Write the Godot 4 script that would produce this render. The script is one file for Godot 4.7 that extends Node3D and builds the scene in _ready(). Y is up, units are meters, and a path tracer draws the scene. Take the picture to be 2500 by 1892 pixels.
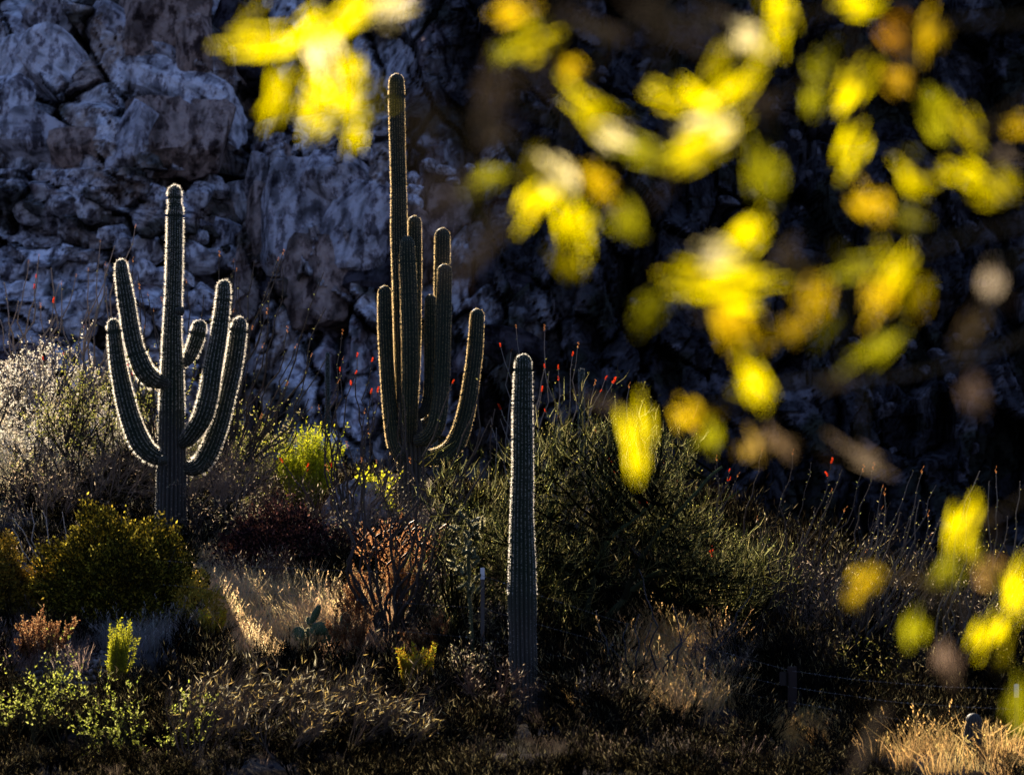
extends Node3D
# A shaded rocky hillside, three saguaros rimmed by the low sun behind them, desert scrub,
# and the yellow leaves of a tree close to the camera, far out of focus.

const VY := 12.0 / 115.0                    # tangent of half the vertical angle of view (115 mm lens)
const HX := VY * 1024.0 / 774.0
const CAM := Vector3(0, 5.2, 0)
const SUN_ELEVATION := 22.0
const SUN_TURN := -17.0                     # degrees left of straight behind the scene

var rng := RandomNumberGenerator.new()
var taken := {}
var noise_a := FastNoiseLite.new()
var noise_b := FastNoiseLite.new()
var noise_c := FastNoiseLite.new()
var M := {}

# ------------------------------------------------------------------ mesh building

class Mesher:
	var v := PackedVector3Array()
	var c := PackedColorArray()
	func tri(a: Vector3, b: Vector3, d: Vector3, col: Color) -> void:
		v.push_back(a); v.push_back(b); v.push_back(d)
		c.push_back(col); c.push_back(col); c.push_back(col)
	func quad(a: Vector3, b: Vector3, d: Vector3, e: Vector3, col: Color) -> void:
		tri(a, b, d, col)
		tri(a, d, e, col)
	# a leaf: folded a little along its midrib
	func leaf(p: Vector3, along: Vector3, side: Vector3, length: float, width: float, col: Color) -> void:
		var q := p + along * length * 0.45
		tri(p, q + side * width * 0.5, p + along * length, col)
		tri(p, p + along * length, q - side * width * 0.5, col)
	# a grass blade or spine: one thin triangle
	func spike(p: Vector3, tip: Vector3, side: Vector3, width: float, col: Color) -> void:
		tri(p - side * width * 0.5, p + side * width * 0.5, tip, col)
	# a bent blade: two quads and a tip
	func blade(p: Vector3, dir: Vector3, bend: Vector3, side: Vector3, length: float, width: float, col: Color) -> void:
		var m := p + dir * length * 0.5
		var t := p + dir * length + bend * length
		var s := side * width * 0.5
		tri(p - s, p + s, m + s * 0.8, col)
		tri(p - s, m + s * 0.8, m - s * 0.8, col)
		tri(m - s * 0.8, m + s * 0.8, t, col)
	func tube(pts: PackedVector3Array, r0: float, r1: float, sides: int, col: Color, col1: Color = Color(-1, 0, 0)) -> void:
		var n := pts.size()
		var a := Vector3.ZERO
		var old := PackedVector3Array()
		for i in n:
			var d := (pts[mini(i + 1, n - 1)] - pts[maxi(i - 1, 0)]).normalized()
			if i == 0:
				a = d.cross(Vector3(0.31, 0.2, 0.93)).normalized()
			a = (a - d * a.dot(d)).normalized()
			var b := d.cross(a)
			var f := float(i) / float(n - 1)
			var r := lerpf(r0, r1, f)
			var col2 := col if col1.r < 0 else col.lerp(col1, f)
			var ring := PackedVector3Array()
			for k in sides:
				var t := TAU * k / sides
				ring.push_back(pts[i] + (a * cos(t) + b * sin(t)) * r)
			if i > 0:
				for k in sides:
					var k2 := (k + 1) % sides
					quad(old[k], old[k2], ring[k2], ring[k], col2)
			old = ring
	func mesh() -> ArrayMesh:
		var m := ArrayMesh.new()
		if v.size() == 0:
			return m
		var arr := []
		arr.resize(Mesh.ARRAY_MAX)
		arr[Mesh.ARRAY_VERTEX] = v
		arr[Mesh.ARRAY_COLOR] = c
		m.add_surface_from_arrays(Mesh.PRIMITIVE_TRIANGLES, arr)
		return m

# a grid of rings or rows with shared vertices and smooth normals
func grid_mesh(v: PackedVector3Array, c: PackedColorArray, rows: int, cols: int, smooth: bool) -> ArrayMesh:
	var idx := PackedInt32Array()
	idx.resize((rows - 1) * (cols - 1) * 6)
	var k := 0
	for i in rows - 1:
		for j in cols - 1:
			var a := i * cols + j
			idx[k] = a; idx[k + 1] = a + 1; idx[k + 2] = a + cols + 1
			idx[k + 3] = a; idx[k + 4] = a + cols + 1; idx[k + 5] = a + cols
			k += 6
	var arr := []
	arr.resize(Mesh.ARRAY_MAX)
	arr[Mesh.ARRAY_VERTEX] = v
	arr[Mesh.ARRAY_COLOR] = c
	arr[Mesh.ARRAY_INDEX] = idx
	if smooth:
		var n := PackedVector3Array()
		n.resize(v.size())
		for i in range(0, idx.size(), 3):
			var fn := (v[idx[i + 2]] - v[idx[i]]).cross(v[idx[i + 1]] - v[idx[i]])
			for q in 3:
				n[idx[i + q]] += fn
		for i in rows:       # close the seam of a tube
			var s := n[i * cols] + n[i * cols + cols - 1]
			if v[i * cols].distance_squared_to(v[i * cols + cols - 1]) < 1e-8:
				n[i * cols] = s
				n[i * cols + cols - 1] = s
		for i in n.size():
			n[i] = n[i].normalized()
		arr[Mesh.ARRAY_NORMAL] = n
	var m := ArrayMesh.new()
	m.add_surface_from_arrays(Mesh.PRIMITIVE_TRIANGLES, arr)
	return m

# ------------------------------------------------------------------ naming

func numbered(called: String) -> String:
	var n: int = taken.get(called, 0)
	taken[called] = n + 1
	return called if n == 0 else "%s_%03d" % [called, n]

func thing(called: String, label: String, category: String, at: Vector3, group := "") -> Node3D:
	var o := Node3D.new()
	o.name = numbered(called)
	add_child(o, true)
	o.position = at
	o.set_meta("label", label)
	o.set_meta("category", category)
	if group:
		o.set_meta("group", group)
	return o

func part(called: String, mesh: Mesh, mat: Material, parent: Node3D, kind := "") -> MeshInstance3D:
	var o := MeshInstance3D.new()
	var n := 0
	var full := called
	while parent.has_node(NodePath(full)):
		n += 1
		full = "%s_%03d" % [called, n]
	o.name = full
	o.mesh = mesh
	o.material_override = mat
	parent.add_child(o, true)
	if kind:
		o.set_meta("kind", kind)
	return o

func structure(called: String, mesh: Mesh, mat: Material) -> MeshInstance3D:
	var o := part(called, mesh, mat, self, "structure")
	return o

# ------------------------------------------------------------------ where things stand

# the point that lies at photo pixel (u, v) of the 2500 x 1892 photograph, d metres ahead
func at_pixel(u: float, v: float, d: float) -> Vector3:
	return CAM + Vector3((u - 1250.0) / 1250.0 * HX * d, -(v - 946.0) / 946.0 * VY * d, -d)

func metres(px: float, d: float) -> float:
	return px / 1250.0 * HX * d

const GROUND_D := [0.0, 30.0, 44.0, 50.0, 55.0, 62.0, 66.0, 75.0, 90.0, 112.0, 200.0, 600.0]
const GROUND_Y := [-4.2, -4.7, -4.62, -4.38, -3.72, -2.72, -2.4, -1.95, -2.1, -3.2, -4.0, -4.0]

func ground_y(x: float, d: float) -> float:
	var i := 0
	while i < GROUND_D.size() - 2 and d > GROUND_D[i + 1]:
		i += 1
	var f: float = clampf((d - GROUND_D[i]) / (GROUND_D[i + 1] - GROUND_D[i]), 0, 1)
	var y: float = lerpf(GROUND_Y[i], GROUND_Y[i + 1], f)
	var back := smoothstep(58.0, 74.0, d) * (1.0 - smoothstep(95.0, 130.0, d))
	y += back * (0.17 * clampf(-(x + 4.0), 0, 7) - 0.06 * clampf(x - 1.0, 0, 9))
	y -= 1.5 * smoothstep(2.0, 8.0, x) * smoothstep(53.0, 66.0, d) * (1.0 - smoothstep(95.0, 130.0, d))
	y -= 1.3 * smoothstep(-3.5, 3.0, x) * smoothstep(65.0, 73.0, d) * (1.0 - smoothstep(95.0, 130.0, d))
	y += noise_a.get_noise_2d(x * 2.2, d * 2.2) * 0.22 + noise_b.get_noise_2d(x * 1.8, d * 1.8) * 0.05
	return CAM.y + y

func ground_point(x: float, d: float) -> Vector3:
	return Vector3(x, ground_y(x, d), -d)

func ground_u(u: float, d: float) -> Vector3:
	return ground_point((u - 1250.0) / 1250.0 * HX * d, d)

# the ground seen at photo pixel (u, v)
func ground_pixel(u: float, v: float) -> Vector3:
	var d := 36.0
	while d < 95.0:
		var p := at_pixel(u, v, d)
		if p.y <= ground_y(p.x, d):
			break
		d += 0.25
	return ground_u(u, d)

func to_pixel(p: Vector3) -> Vector2:
	var d := -p.z
	return Vector2(1250.0 + p.x / (HX * d) * 1250.0, 946.0 - (p.y - CAM.y) / (VY * d) * 946.0)

func rnd(a: float, b: float) -> float:
	return rng.randf_range(a, b)

func rdir() -> Vector3:
	while true:
		var p := Vector3(rnd(-1, 1), rnd(-1, 1), rnd(-1, 1))
		if p.length_squared() < 1.0 and p.length_squared() > 0.01:
			return p.normalized()
	return Vector3.UP

func tint(c: Color, amount: float) -> Color:
	var f := 1.0 + rnd(-amount, amount)
	return Color(c.r * f * (1.0 + rnd(-amount, amount) * 0.3), c.g * f, c.b * f * (1.0 + rnd(-amount, amount) * 0.3))

func spline(pts: Array, step: float) -> Array:
	# Catmull-Rom through [Vector3, radius] pairs, evenly resampled
	var out := []
	for i in pts.size() - 1:
		var a = pts[maxi(i - 1, 0)]
		var b = pts[i]
		var c = pts[i + 1]
		var d = pts[mini(i + 2, pts.size() - 1)]
		var n := maxi(1, int(b[0].distance_to(c[0]) / step))
		for k in n:
			var t := float(k) / n
			out.append([b[0].cubic_interpolate(c[0], a[0], d[0], t), lerpf(b[1], c[1], t)])
	out.append(pts[-1])
	return out

# ------------------------------------------------------------------ materials

func lin(r: float, g: float, b: float) -> Color:
	return Color(r, g, b).linear_to_srgb()

func tinted(rough: float, through := 0.0) -> StandardMaterial3D:
	var m := StandardMaterial3D.new()
	m.vertex_color_use_as_albedo = true
	m.roughness = rough
	m.specular_mode = BaseMaterial3D.SPECULAR_DISABLED
	m.cull_mode = BaseMaterial3D.CULL_DISABLED
	if through > 0.0:
		m.backlight_enabled = true
		m.backlight = lin(2.0 * through, 2.0 * through, 2.0 * through)
	return m

func noise_texture(freq: float, seed_: int, as_normal: bool, strength := 6.0, size := 512) -> NoiseTexture2D:
	var n := FastNoiseLite.new()
	n.seed = seed_
	n.noise_type = FastNoiseLite.TYPE_SIMPLEX_SMOOTH
	n.frequency = freq
	n.fractal_octaves = 5
	n.fractal_gain = 0.6
	var t := NoiseTexture2D.new()
	t.width = size
	t.height = size
	t.seamless = true
	t.noise = n
	t.as_normal_map = as_normal
	t.bump_strength = strength
	return t

func make_materials() -> void:
	M.leaf = tinted(0.55, 0.6)
	M.thick = tinted(0.6, 0.1)
	M.blade = tinted(0.6, 0.75)
	M.spine = tinted(0.5, 0.95)
	M.petal = tinted(0.6, 0.6)
	M.twig = tinted(0.4, 0.3)
	M.wood = tinted(0.85)
	M.skin = tinted(0.55)
	M.rock = tinted(0.9)
	M.skin.specular_mode = BaseMaterial3D.SPECULAR_SCHLICK_GGX
	M.skin.metallic_specular = 0.3
	M.rock.normal_enabled = true
	M.rock.normal_scale = 1.0
	M.rock.uv1_triplanar = true
	M.rock.uv1_world_triplanar = true
	var stain := noise_texture(0.006, 21, false, 1.0, 1024)
	stain.noise.fractal_octaves = 7
	stain.noise.fractal_gain = 0.68
	var ramp := Gradient.new()
	ramp.offsets = PackedFloat32Array([0.0, 0.38, 0.45, 0.51, 0.6, 1.0])
	ramp.colors = PackedColorArray([lin(0.07, 0.065, 0.075), lin(0.16, 0.145, 0.155), lin(0.6, 0.54, 0.53), lin(0.95, 0.93, 0.94), lin(1, 1, 1), lin(1, 1, 1)])
	stain.color_ramp = ramp
	M.rock.albedo_texture = stain
	M.rock.uv1_scale = Vector3(0.24, 0.13, 0.24)
	M.rock.normal_texture = noise_texture(0.012, 7, true, 22.0, 1024)
	M.stone = M.rock.duplicate()
	M.stone.uv1_scale = Vector3(0.8, 0.8, 0.8)
	M.ground = tinted(0.95)
	M.ground.normal_enabled = true
	M.ground.normal_texture = noise_texture(0.05, 9, true, 12.0)
	M.ground.uv1_triplanar = true
	M.ground.uv1_world_triplanar = true
	M.ground.uv1_scale = Vector3(0.6, 0.6, 0.6)
	M.yellow = tinted(0.45, 0.8)
	M.metal = StandardMaterial3D.new()
	M.metal.albedo_color = lin(0.12, 0.11, 0.1)
	M.metal.metallic = 0.6
	M.metal.roughness = 0.55
	M.paint = StandardMaterial3D.new()
	M.paint.albedo_color = lin(0.75, 0.76, 0.78)
	M.paint.roughness = 0.5

# ------------------------------------------------------------------ the start

func _ready() -> void:
	rng.seed = 20240
	noise_a.seed = 3; noise_a.frequency = 0.12; noise_a.fractal_octaves = 3
	noise_b.seed = 11; noise_b.frequency = 0.35; noise_b.fractal_octaves = 3
	noise_c.seed = 17; noise_c.frequency = 0.9; noise_c.fractal_octaves = 4
	var cam := Camera3D.new()
	cam.name = "camera"
	add_child(cam)
	cam.position = CAM
	var lens := CameraAttributesPhysical.new()
	lens.frustum_focal_length = 115.0
	lens.frustum_near = 0.1
	lens.frustum_far = 2000.0
	lens.frustum_focus_distance = 57.0
	lens.exposure_aperture = 115.0 / 56.0
	cam.attributes = lens
	cam.current = true

	var env := Environment.new()
	env.background_mode = Environment.BG_SKY
	env.tonemap_mode = Environment.TONE_MAPPER_LINEAR
	env.tonemap_exposure = 3.2
	env.sdfgi_enabled = true
	env.ssao_enabled = true
	env.ssil_enabled = true
	var sm := ProceduralSkyMaterial.new()
	sm.sky_top_color = lin(0.115, 0.2, 0.46)
	sm.sky_horizon_color = lin(0.42, 0.48, 0.64)
	sm.sky_curve = 0.12
	sm.ground_bottom_color = lin(0.06, 0.05, 0.045)
	sm.ground_horizon_color = lin(0.16, 0.14, 0.13)
	sm.sun_angle_max = 20.0
	var sky := Sky.new()
	sky.sky_material = sm
	env.sky = sky
	env.background_energy_multiplier = 0.33
	var we := WorldEnvironment.new()
	we.name = "environment"
	we.environment = env
	add_child(we)
	var sun := DirectionalLight3D.new()
	sun.name = "sun"
	sun.light_energy = 1.6
	sun.light_color = Color(1.0, 0.93, 0.82)
	sun.light_angular_distance = 0.5
	sun.shadow_enabled = true
	add_child(sun)
	var se := deg_to_rad(SUN_ELEVATION)
	var sa := deg_to_rad(SUN_TURN)
	var towards := Vector3(sin(sa) * cos(se), sin(se), -cos(sa) * cos(se))
	sun.look_at_from_position(towards * 100.0, Vector3.ZERO)

	make_materials()
	build_ground()
	build_hillside()
	build_saguaros()
	build_ocotillos()
	build_palo_verde()
	build_shrubs()
	build_small_plants()
	build_fence()
	build_undergrowth()
	build_grass()
	build_yellow_tree()

# ------------------------------------------------------------------ ground and hillside

func build_ground() -> void:
	var xs := PackedFloat32Array()
	var ds := PackedFloat32Array()
	var x := -16.0
	while x <= 16.0:
		xs.push_back(x); x += 0.12
	var left := PackedFloat32Array([-400.0, -200.0, -100.0, -60.0, -40.0, -30.0, -24.0, -19.0])
	var right := PackedFloat32Array([19.0, 24.0, 30.0, 40.0, 60.0, 100.0, 200.0, 400.0])
	xs = left + xs + right
	for q in [-200.0, -100.0, -40.0, -10.0, 0.0, 10.0, 20.0, 26.0, 32.0, 36.0]:
		ds.push_back(q)
	var d := 39.0
	while d < 90.0:
		ds.push_back(d); d += 0.14 if d < 66 else 0.4
	for q in [92.0, 97.0, 104.0, 112.0, 125.0, 150.0, 200.0, 400.0, 600.0]:
		ds.push_back(q)
	var v := PackedVector3Array()
	var c := PackedColorArray()
	for dd in ds:
		for xx in xs:
			v.push_back(Vector3(xx, ground_y(xx, maxf(dd, 0.0)) + noise_c.get_noise_2d(xx * 1.6, dd * 1.6) * 0.03, -dd))
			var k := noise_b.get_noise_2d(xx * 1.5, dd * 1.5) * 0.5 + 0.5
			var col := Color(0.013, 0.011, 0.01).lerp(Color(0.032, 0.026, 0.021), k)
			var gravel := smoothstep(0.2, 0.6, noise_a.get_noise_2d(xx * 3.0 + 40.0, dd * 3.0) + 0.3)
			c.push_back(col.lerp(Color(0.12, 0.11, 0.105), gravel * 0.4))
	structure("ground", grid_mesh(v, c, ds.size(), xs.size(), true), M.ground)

# Voronoi cells: nearest distance, gap to the second, a hash and the centre of the nearest
var cell_gap := 0.0
var cell_near := 0.0
var cell_hash := 0
var cell_at := Vector2.ZERO

func hash2(ix: int, iy: int, s: int) -> int:
	var h := (ix * 374761393 + iy * 668265263 + s * 2147483647) & 0x7fffffff
	h = ((h ^ (h >> 13)) * 1274126177) & 0x7fffffff
	return h ^ (h >> 16)

func cells(px: float, py: float, s: int) -> void:
	var ix := int(floor(px))
	var iy := int(floor(py))
	var d1 := 99.0
	var d2 := 99.0
	for j in [-1, 0, 1]:
		for i in [-1, 0, 1]:
			var h := hash2(ix + i, iy + j, s)
			var cx: float = ix + i + 0.1 + 0.8 * float(h & 1023) / 1023.0
			var cy: float = iy + j + 0.1 + 0.8 * float((h >> 10) & 1023) / 1023.0
			var d := (cx - px) * (cx - px) + (cy - py) * (cy - py)
			if d < d1:
				d2 = d1
				d1 = d
				cell_hash = h
				cell_at = Vector2(cx, cy)
			elif d < d2:
				d2 = d
	cell_near = sqrt(d1)
	cell_gap = sqrt(d2) - cell_near

func hash_float(h: int, shift: int) -> float:
	return float((h >> shift) & 255) / 255.0

# how far away the hillside's face is at (x, y above the camera), without the detail
func face_distance(x: float, y: float) -> float:
	var left := 1.0 - smoothstep(-5.0, 3.0, x)
	var h := y + 5.0
	var d := lerpf(113.0 + 0.85 * h, 116.5 + 0.66 * h, left)
	# gully between the two left outcrops, ledge on top of the second
	d += 3.0 * exp(-pow((x + 9.0 + 0.12 * (y - 8.0)) / 0.9, 2.0)) * smoothstep(4.0, 7.0, y)
	var second := smoothstep(-9.6, -8.6, x) * (1.0 - smoothstep(-4.6, -2.5, x))
	d += 4.0 * second * smoothstep(9.1, 9.7, y)
	d += -1.2 * second * (1.0 - smoothstep(8.0, 9.2, y))
	var first := 1.0 - smoothstep(-10.3, -9.4, x)
	d += 1.3 * first * smoothstep(9.2, 9.5, y + 0.15 * (x + 13.0))
	# the talus below the outcrops spreads forward
	d -= 4.0 * (1.0 - smoothstep(0.0, 7.0, y)) * (1.0 - smoothstep(-11.5, -8.5, x))
	d += noise_a.get_noise_2d(x * 0.9, y * 0.9) * 2.5
	d += fracture(x, y) * 1.1
	return d

# steep open fractures that run down the left-hand faces: [x, y at which x holds, slope, from y, to y]
const FRACTURES := [[-13.0, 9.0, -0.05, 7.0, 14.0], [-11.3, 8.0, 0.06, 3.5, 11.0], [-9.2, 6.0, 0.1, 2.0, 12.0], [-7.6, 6.0, 0.03, 1.0, 8.6], [-6.9, 5.0, -0.12, 0.0, 8.4], [-5.2, 5.0, 0.05, -1.0, 8.0], [-15.3, 10.0, 0.25, 5.0, 14.0], [-3.6, 4.0, 0.08, -2.0, 9.0], [-12.2, 11.0, 0.5, 9.0, 14.0]]

func fracture(x: float, y: float) -> float:
	if x > -2.0 or x < -18.0:
		return 0.0
	var most := 0.0
	for f in FRACTURES:
		if y > f[3] and y < f[4]:
			var at: float = f[0] + f[2] * (y - f[1]) + noise_b.get_noise_2d(f[0] * 9.0, y * 2.0) * 0.5
			var k := absf(x - at) / 0.13
			if k < 2.5:
				most = maxf(most, exp(-k * k))
	return most

func build_hillside() -> void:
	var xs := PackedFloat32Array([-120.0, -90.0, -70.0, -55.0, -45.0, -38.0, -33.0, -29.0, -26.0, -24.0, -22.5])
	var x := -21.5
	while x < 21.5:
		xs.push_back(x); x += 0.09
	xs += PackedFloat32Array([22.5, 24.0, 26.0, 29.0, 33.0, 38.0, 45.0, 55.0, 70.0, 90.0, 120.0])
	var ys := PackedFloat32Array()
	var y := -7.0
	while y < 15.0:
		ys.push_back(y); y += 0.085
	var v := PackedVector3Array()
	var c := PackedColorArray()
	for yy in ys:
		for xx in xs:
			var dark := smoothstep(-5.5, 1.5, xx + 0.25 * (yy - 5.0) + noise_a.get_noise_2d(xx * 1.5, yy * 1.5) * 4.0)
			var d := face_distance(xx, yy)
			var wx := xx + noise_b.get_noise_2d(xx * 1.2, yy * 1.2) * 0.25
			var wy := yy + noise_b.get_noise_2d(xx * 1.2 + 50.0, yy * 1.2) * 0.25
			# big slabs run from the upper left to the lower right, columns stand upright further on
			var lean := 0.62 if xx < -9.6 and yy > 7.2 else (0.25 if xx < -9.0 else 1.35)
			var ca := cos(lean)
			var sa := sin(lean)
			var p1 := Vector2((wx * ca - wy * sa) / 4.6, (wx * sa + wy * ca) / 1.9)
			cells(p1.x, p1.y, 1)
			var h1 := cell_hash
			var gap1 := cell_gap
			var rel := p1 - cell_at
			var push := (hash_float(h1, 7) - 0.4) * 1.9 + rel.x * (hash_float(h1, 3) - 0.5) * 6.0 + rel.y * (hash_float(h1, 11) - 0.6) * 4.0
			push -= (1.0 - smoothstep(0.0, 0.07, gap1)) * 0.7
			# blocks
			var lean2 := lean + 0.28
			var p2 := Vector2((wx * cos(lean2) - wy * sin(lean2)) / 2.5, (wx * sin(lean2) + wy * cos(lean2)) / 0.9)
			cells(p2.x, p2.y, 2)
			var h2 := cell_hash
			var gap2 := cell_gap
			rel = p2 - cell_at
			var broken := smoothstep(8.5, 5.5, yy) * 0.8 + 0.45
			push += ((hash_float(h2, 12) - 0.5) * 0.9 + rel.x * (hash_float(h2, 2) - 0.5) * 3.0 + rel.y * (hash_float(h2, 9) - 0.6) * 2.4) * broken
			push -= (1.0 - smoothstep(0.0, 0.06, gap2)) * 0.3 * broken
			# broken stones, rounder on the right-hand talus
			var p3 := Vector2((wx * ca - wy * sa) / 0.85, (wx * sa + wy * ca) / 0.4)
			if dark > 0.5:
				p3 = Vector2(wx / 0.55 + wy * 0.3, wy / 0.42)
			cells(p3.x, p3.y, 3)
			var h3 := cell_hash
			var gap3 := cell_gap
			rel = p3 - cell_at
			var round_ := sqrt(maxf(0.0, 1.0 - cell_near * cell_near * 1.6))
			push += lerpf(((hash_float(h3, 5) - 0.5) * 0.3 + rel.x * (hash_float(h3, 2) - 0.5) * 0.6 + rel.y * (hash_float(h3, 9) - 0.5) * 0.5) * broken, round_ * 0.42 * hash_float(h3, 5), clampf(dark + 0.05, 0, 1))
			push -= (1.0 - smoothstep(0.0, 0.1, gap3)) * lerpf(0.0, 0.08, dark) * broken
			push += noise_c.get_noise_2d(xx * 3.0, yy * 3.0) * 0.08 + noise_b.get_noise_2d(xx * 2.5, yy * 2.5 + 12.0) * 0.12
			var edge := smoothstep(21.5, 23.0, absf(xx))
			d -= push * (1.0 - 0.6 * edge)
			v.push_back(Vector3(xx, CAM.y + yy, -d))
			# colour: pale granite, pinkish stain, dark varnish; black also paints cracks and the shaded right
			var pale := Color(0.86, 0.82, 0.84)
			var pink := Color(0.30, 0.22, 0.22)
			var black := Color(0.05, 0.047, 0.05)
			var tone := hash_float(h1, 14) * 0.55 + hash_float(h2, 6) * 0.3 + hash_float(h3, 8) * 0.15
			var mott := noise_c.get_noise_2d(xx * 2.1 + 9.0, yy * 1.5)
			var streak := noise_b.get_noise_2d(xx * 5.0, yy * 0.8 + 30.0)
			var col := pink.lerp(pale, smoothstep(0.16, 0.42, tone + mott * 0.35))
			col = col.lerp(black, smoothstep(0.06, 0.36, streak * 0.8 + mott * 0.8 - 0.04) * 0.85)
			col = col.lerp(Color(0.95, 0.93, 0.93), smoothstep(-9.5, -12.0, xx) * smoothstep(6.0, 9.0, yy) * 0.35)  # upper left: grazing brightness put into the granite colour
			var tan_ := smoothstep(-0.05, 0.2, noise_b.get_noise_2d(xx * 0.5 + 20.0, yy * 0.35 + 5.0))
			col = col.lerp(Color(0.46, 0.33, 0.25), tan_ * 0.8)
			col = col.lerp(black, fracture(xx, yy) * 0.9)  # crack darkness put into the colour as well as the cut
			col = col.lerp(black, (1.0 - smoothstep(0.02, 0.09, gap1)) * 0.85)
			col = col.lerp(black, (1.0 - smoothstep(0.01, 0.05, gap2)) * 0.35)
			col = col.lerp(Color(0.95, 0.93, 0.95), smoothstep(0.12, 0.4, noise_c.get_noise_2d(xx * 2.6 + 70.0, yy * 2.6)) * 0.8 * smoothstep(0.2, 0.6, tone))
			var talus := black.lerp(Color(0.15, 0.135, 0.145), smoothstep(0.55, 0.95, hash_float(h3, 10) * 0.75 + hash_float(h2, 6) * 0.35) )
			col = col.lerp(talus, dark)  # talus tone with the deep shade of the right side put into it
			var scrub := smoothstep(0.12, 0.32, noise_b.get_noise_2d(xx * 0.8 + 70.0, yy * 1.1))
			col = col.lerp(Color(0.035, 0.036, 0.022), scrub * 0.8)
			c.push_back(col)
	# the ridge rolls back behind the top edge
	for k in [[3.0, 0.8], [20.0, 2.0], [80.0, 0.0], [200.0, -10.0]]:
		for xx in xs:
			v.push_back(Vector3(xx, CAM.y + 15.0 + k[1], -face_distance(xx, 15.0) - k[0]))
			c.push_back(Color(0.12, 0.11, 0.1))
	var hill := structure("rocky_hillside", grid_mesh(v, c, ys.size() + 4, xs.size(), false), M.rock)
	build_boulders(hill)

func rock_mesh(seed_: int, squash: Vector3, col: Color, dark_col: Color, boxy := false) -> ArrayMesh:
	# a ball cut by random planes: flat faces with worn corners
	var r := RandomNumberGenerator.new()
	r.seed = seed_
	var planes := []
	if boxy:
		for q in [Vector3.RIGHT, Vector3.LEFT, Vector3.UP, Vector3.DOWN, Vector3.BACK, Vector3.FORWARD]:
			planes.append([(q + Vector3(r.randf_range(-1, 1), r.randf_range(-1, 1), r.randf_range(-1, 1)) * 0.22).normalized(), r.randf_range(0.5, 0.62)])
	for i in 15:
		var n := Vector3(r.randf_range(-1, 1), r.randf_range(-1, 1), r.randf_range(-1, 1)).normalized()
		planes.append([n, r.randf_range(0.62, 0.9) if not boxy else r.randf_range(0.55, 0.85)])
	var v := PackedVector3Array()
	var c := PackedColorArray()
	var rows := 15 if not boxy else 25
	var cols := 25 if not boxy else 41
	for i in rows:
		var t := PI * i / (rows - 1)
		for j in cols:
			var p := TAU * (j % (cols - 1)) / (cols - 1)
			var d := Vector3(sin(t) * cos(p), cos(t), sin(t) * sin(p))
			var rad := 1.0
			for q in planes:
				var k: float = d.dot(q[0])
				if k > 0.05:
					rad = minf(rad, q[1] / k)
			rad *= 1.0 + noise_c.get_noise_3dv(d * 2.0 + Vector3(seed_, 0, 0)) * (0.1 if not boxy else 0.04)
			v.push_back(d * rad * squash)
			c.push_back(col.lerp(dark_col, smoothstep(0.0, 0.35, noise_c.get_noise_3dv(Vector3(d.x * 3.0, d.y * 1.2, d.z * 3.0) + Vector3(0, seed_, 0)))))
	return grid_mesh(v, c, rows, cols, false)

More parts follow.
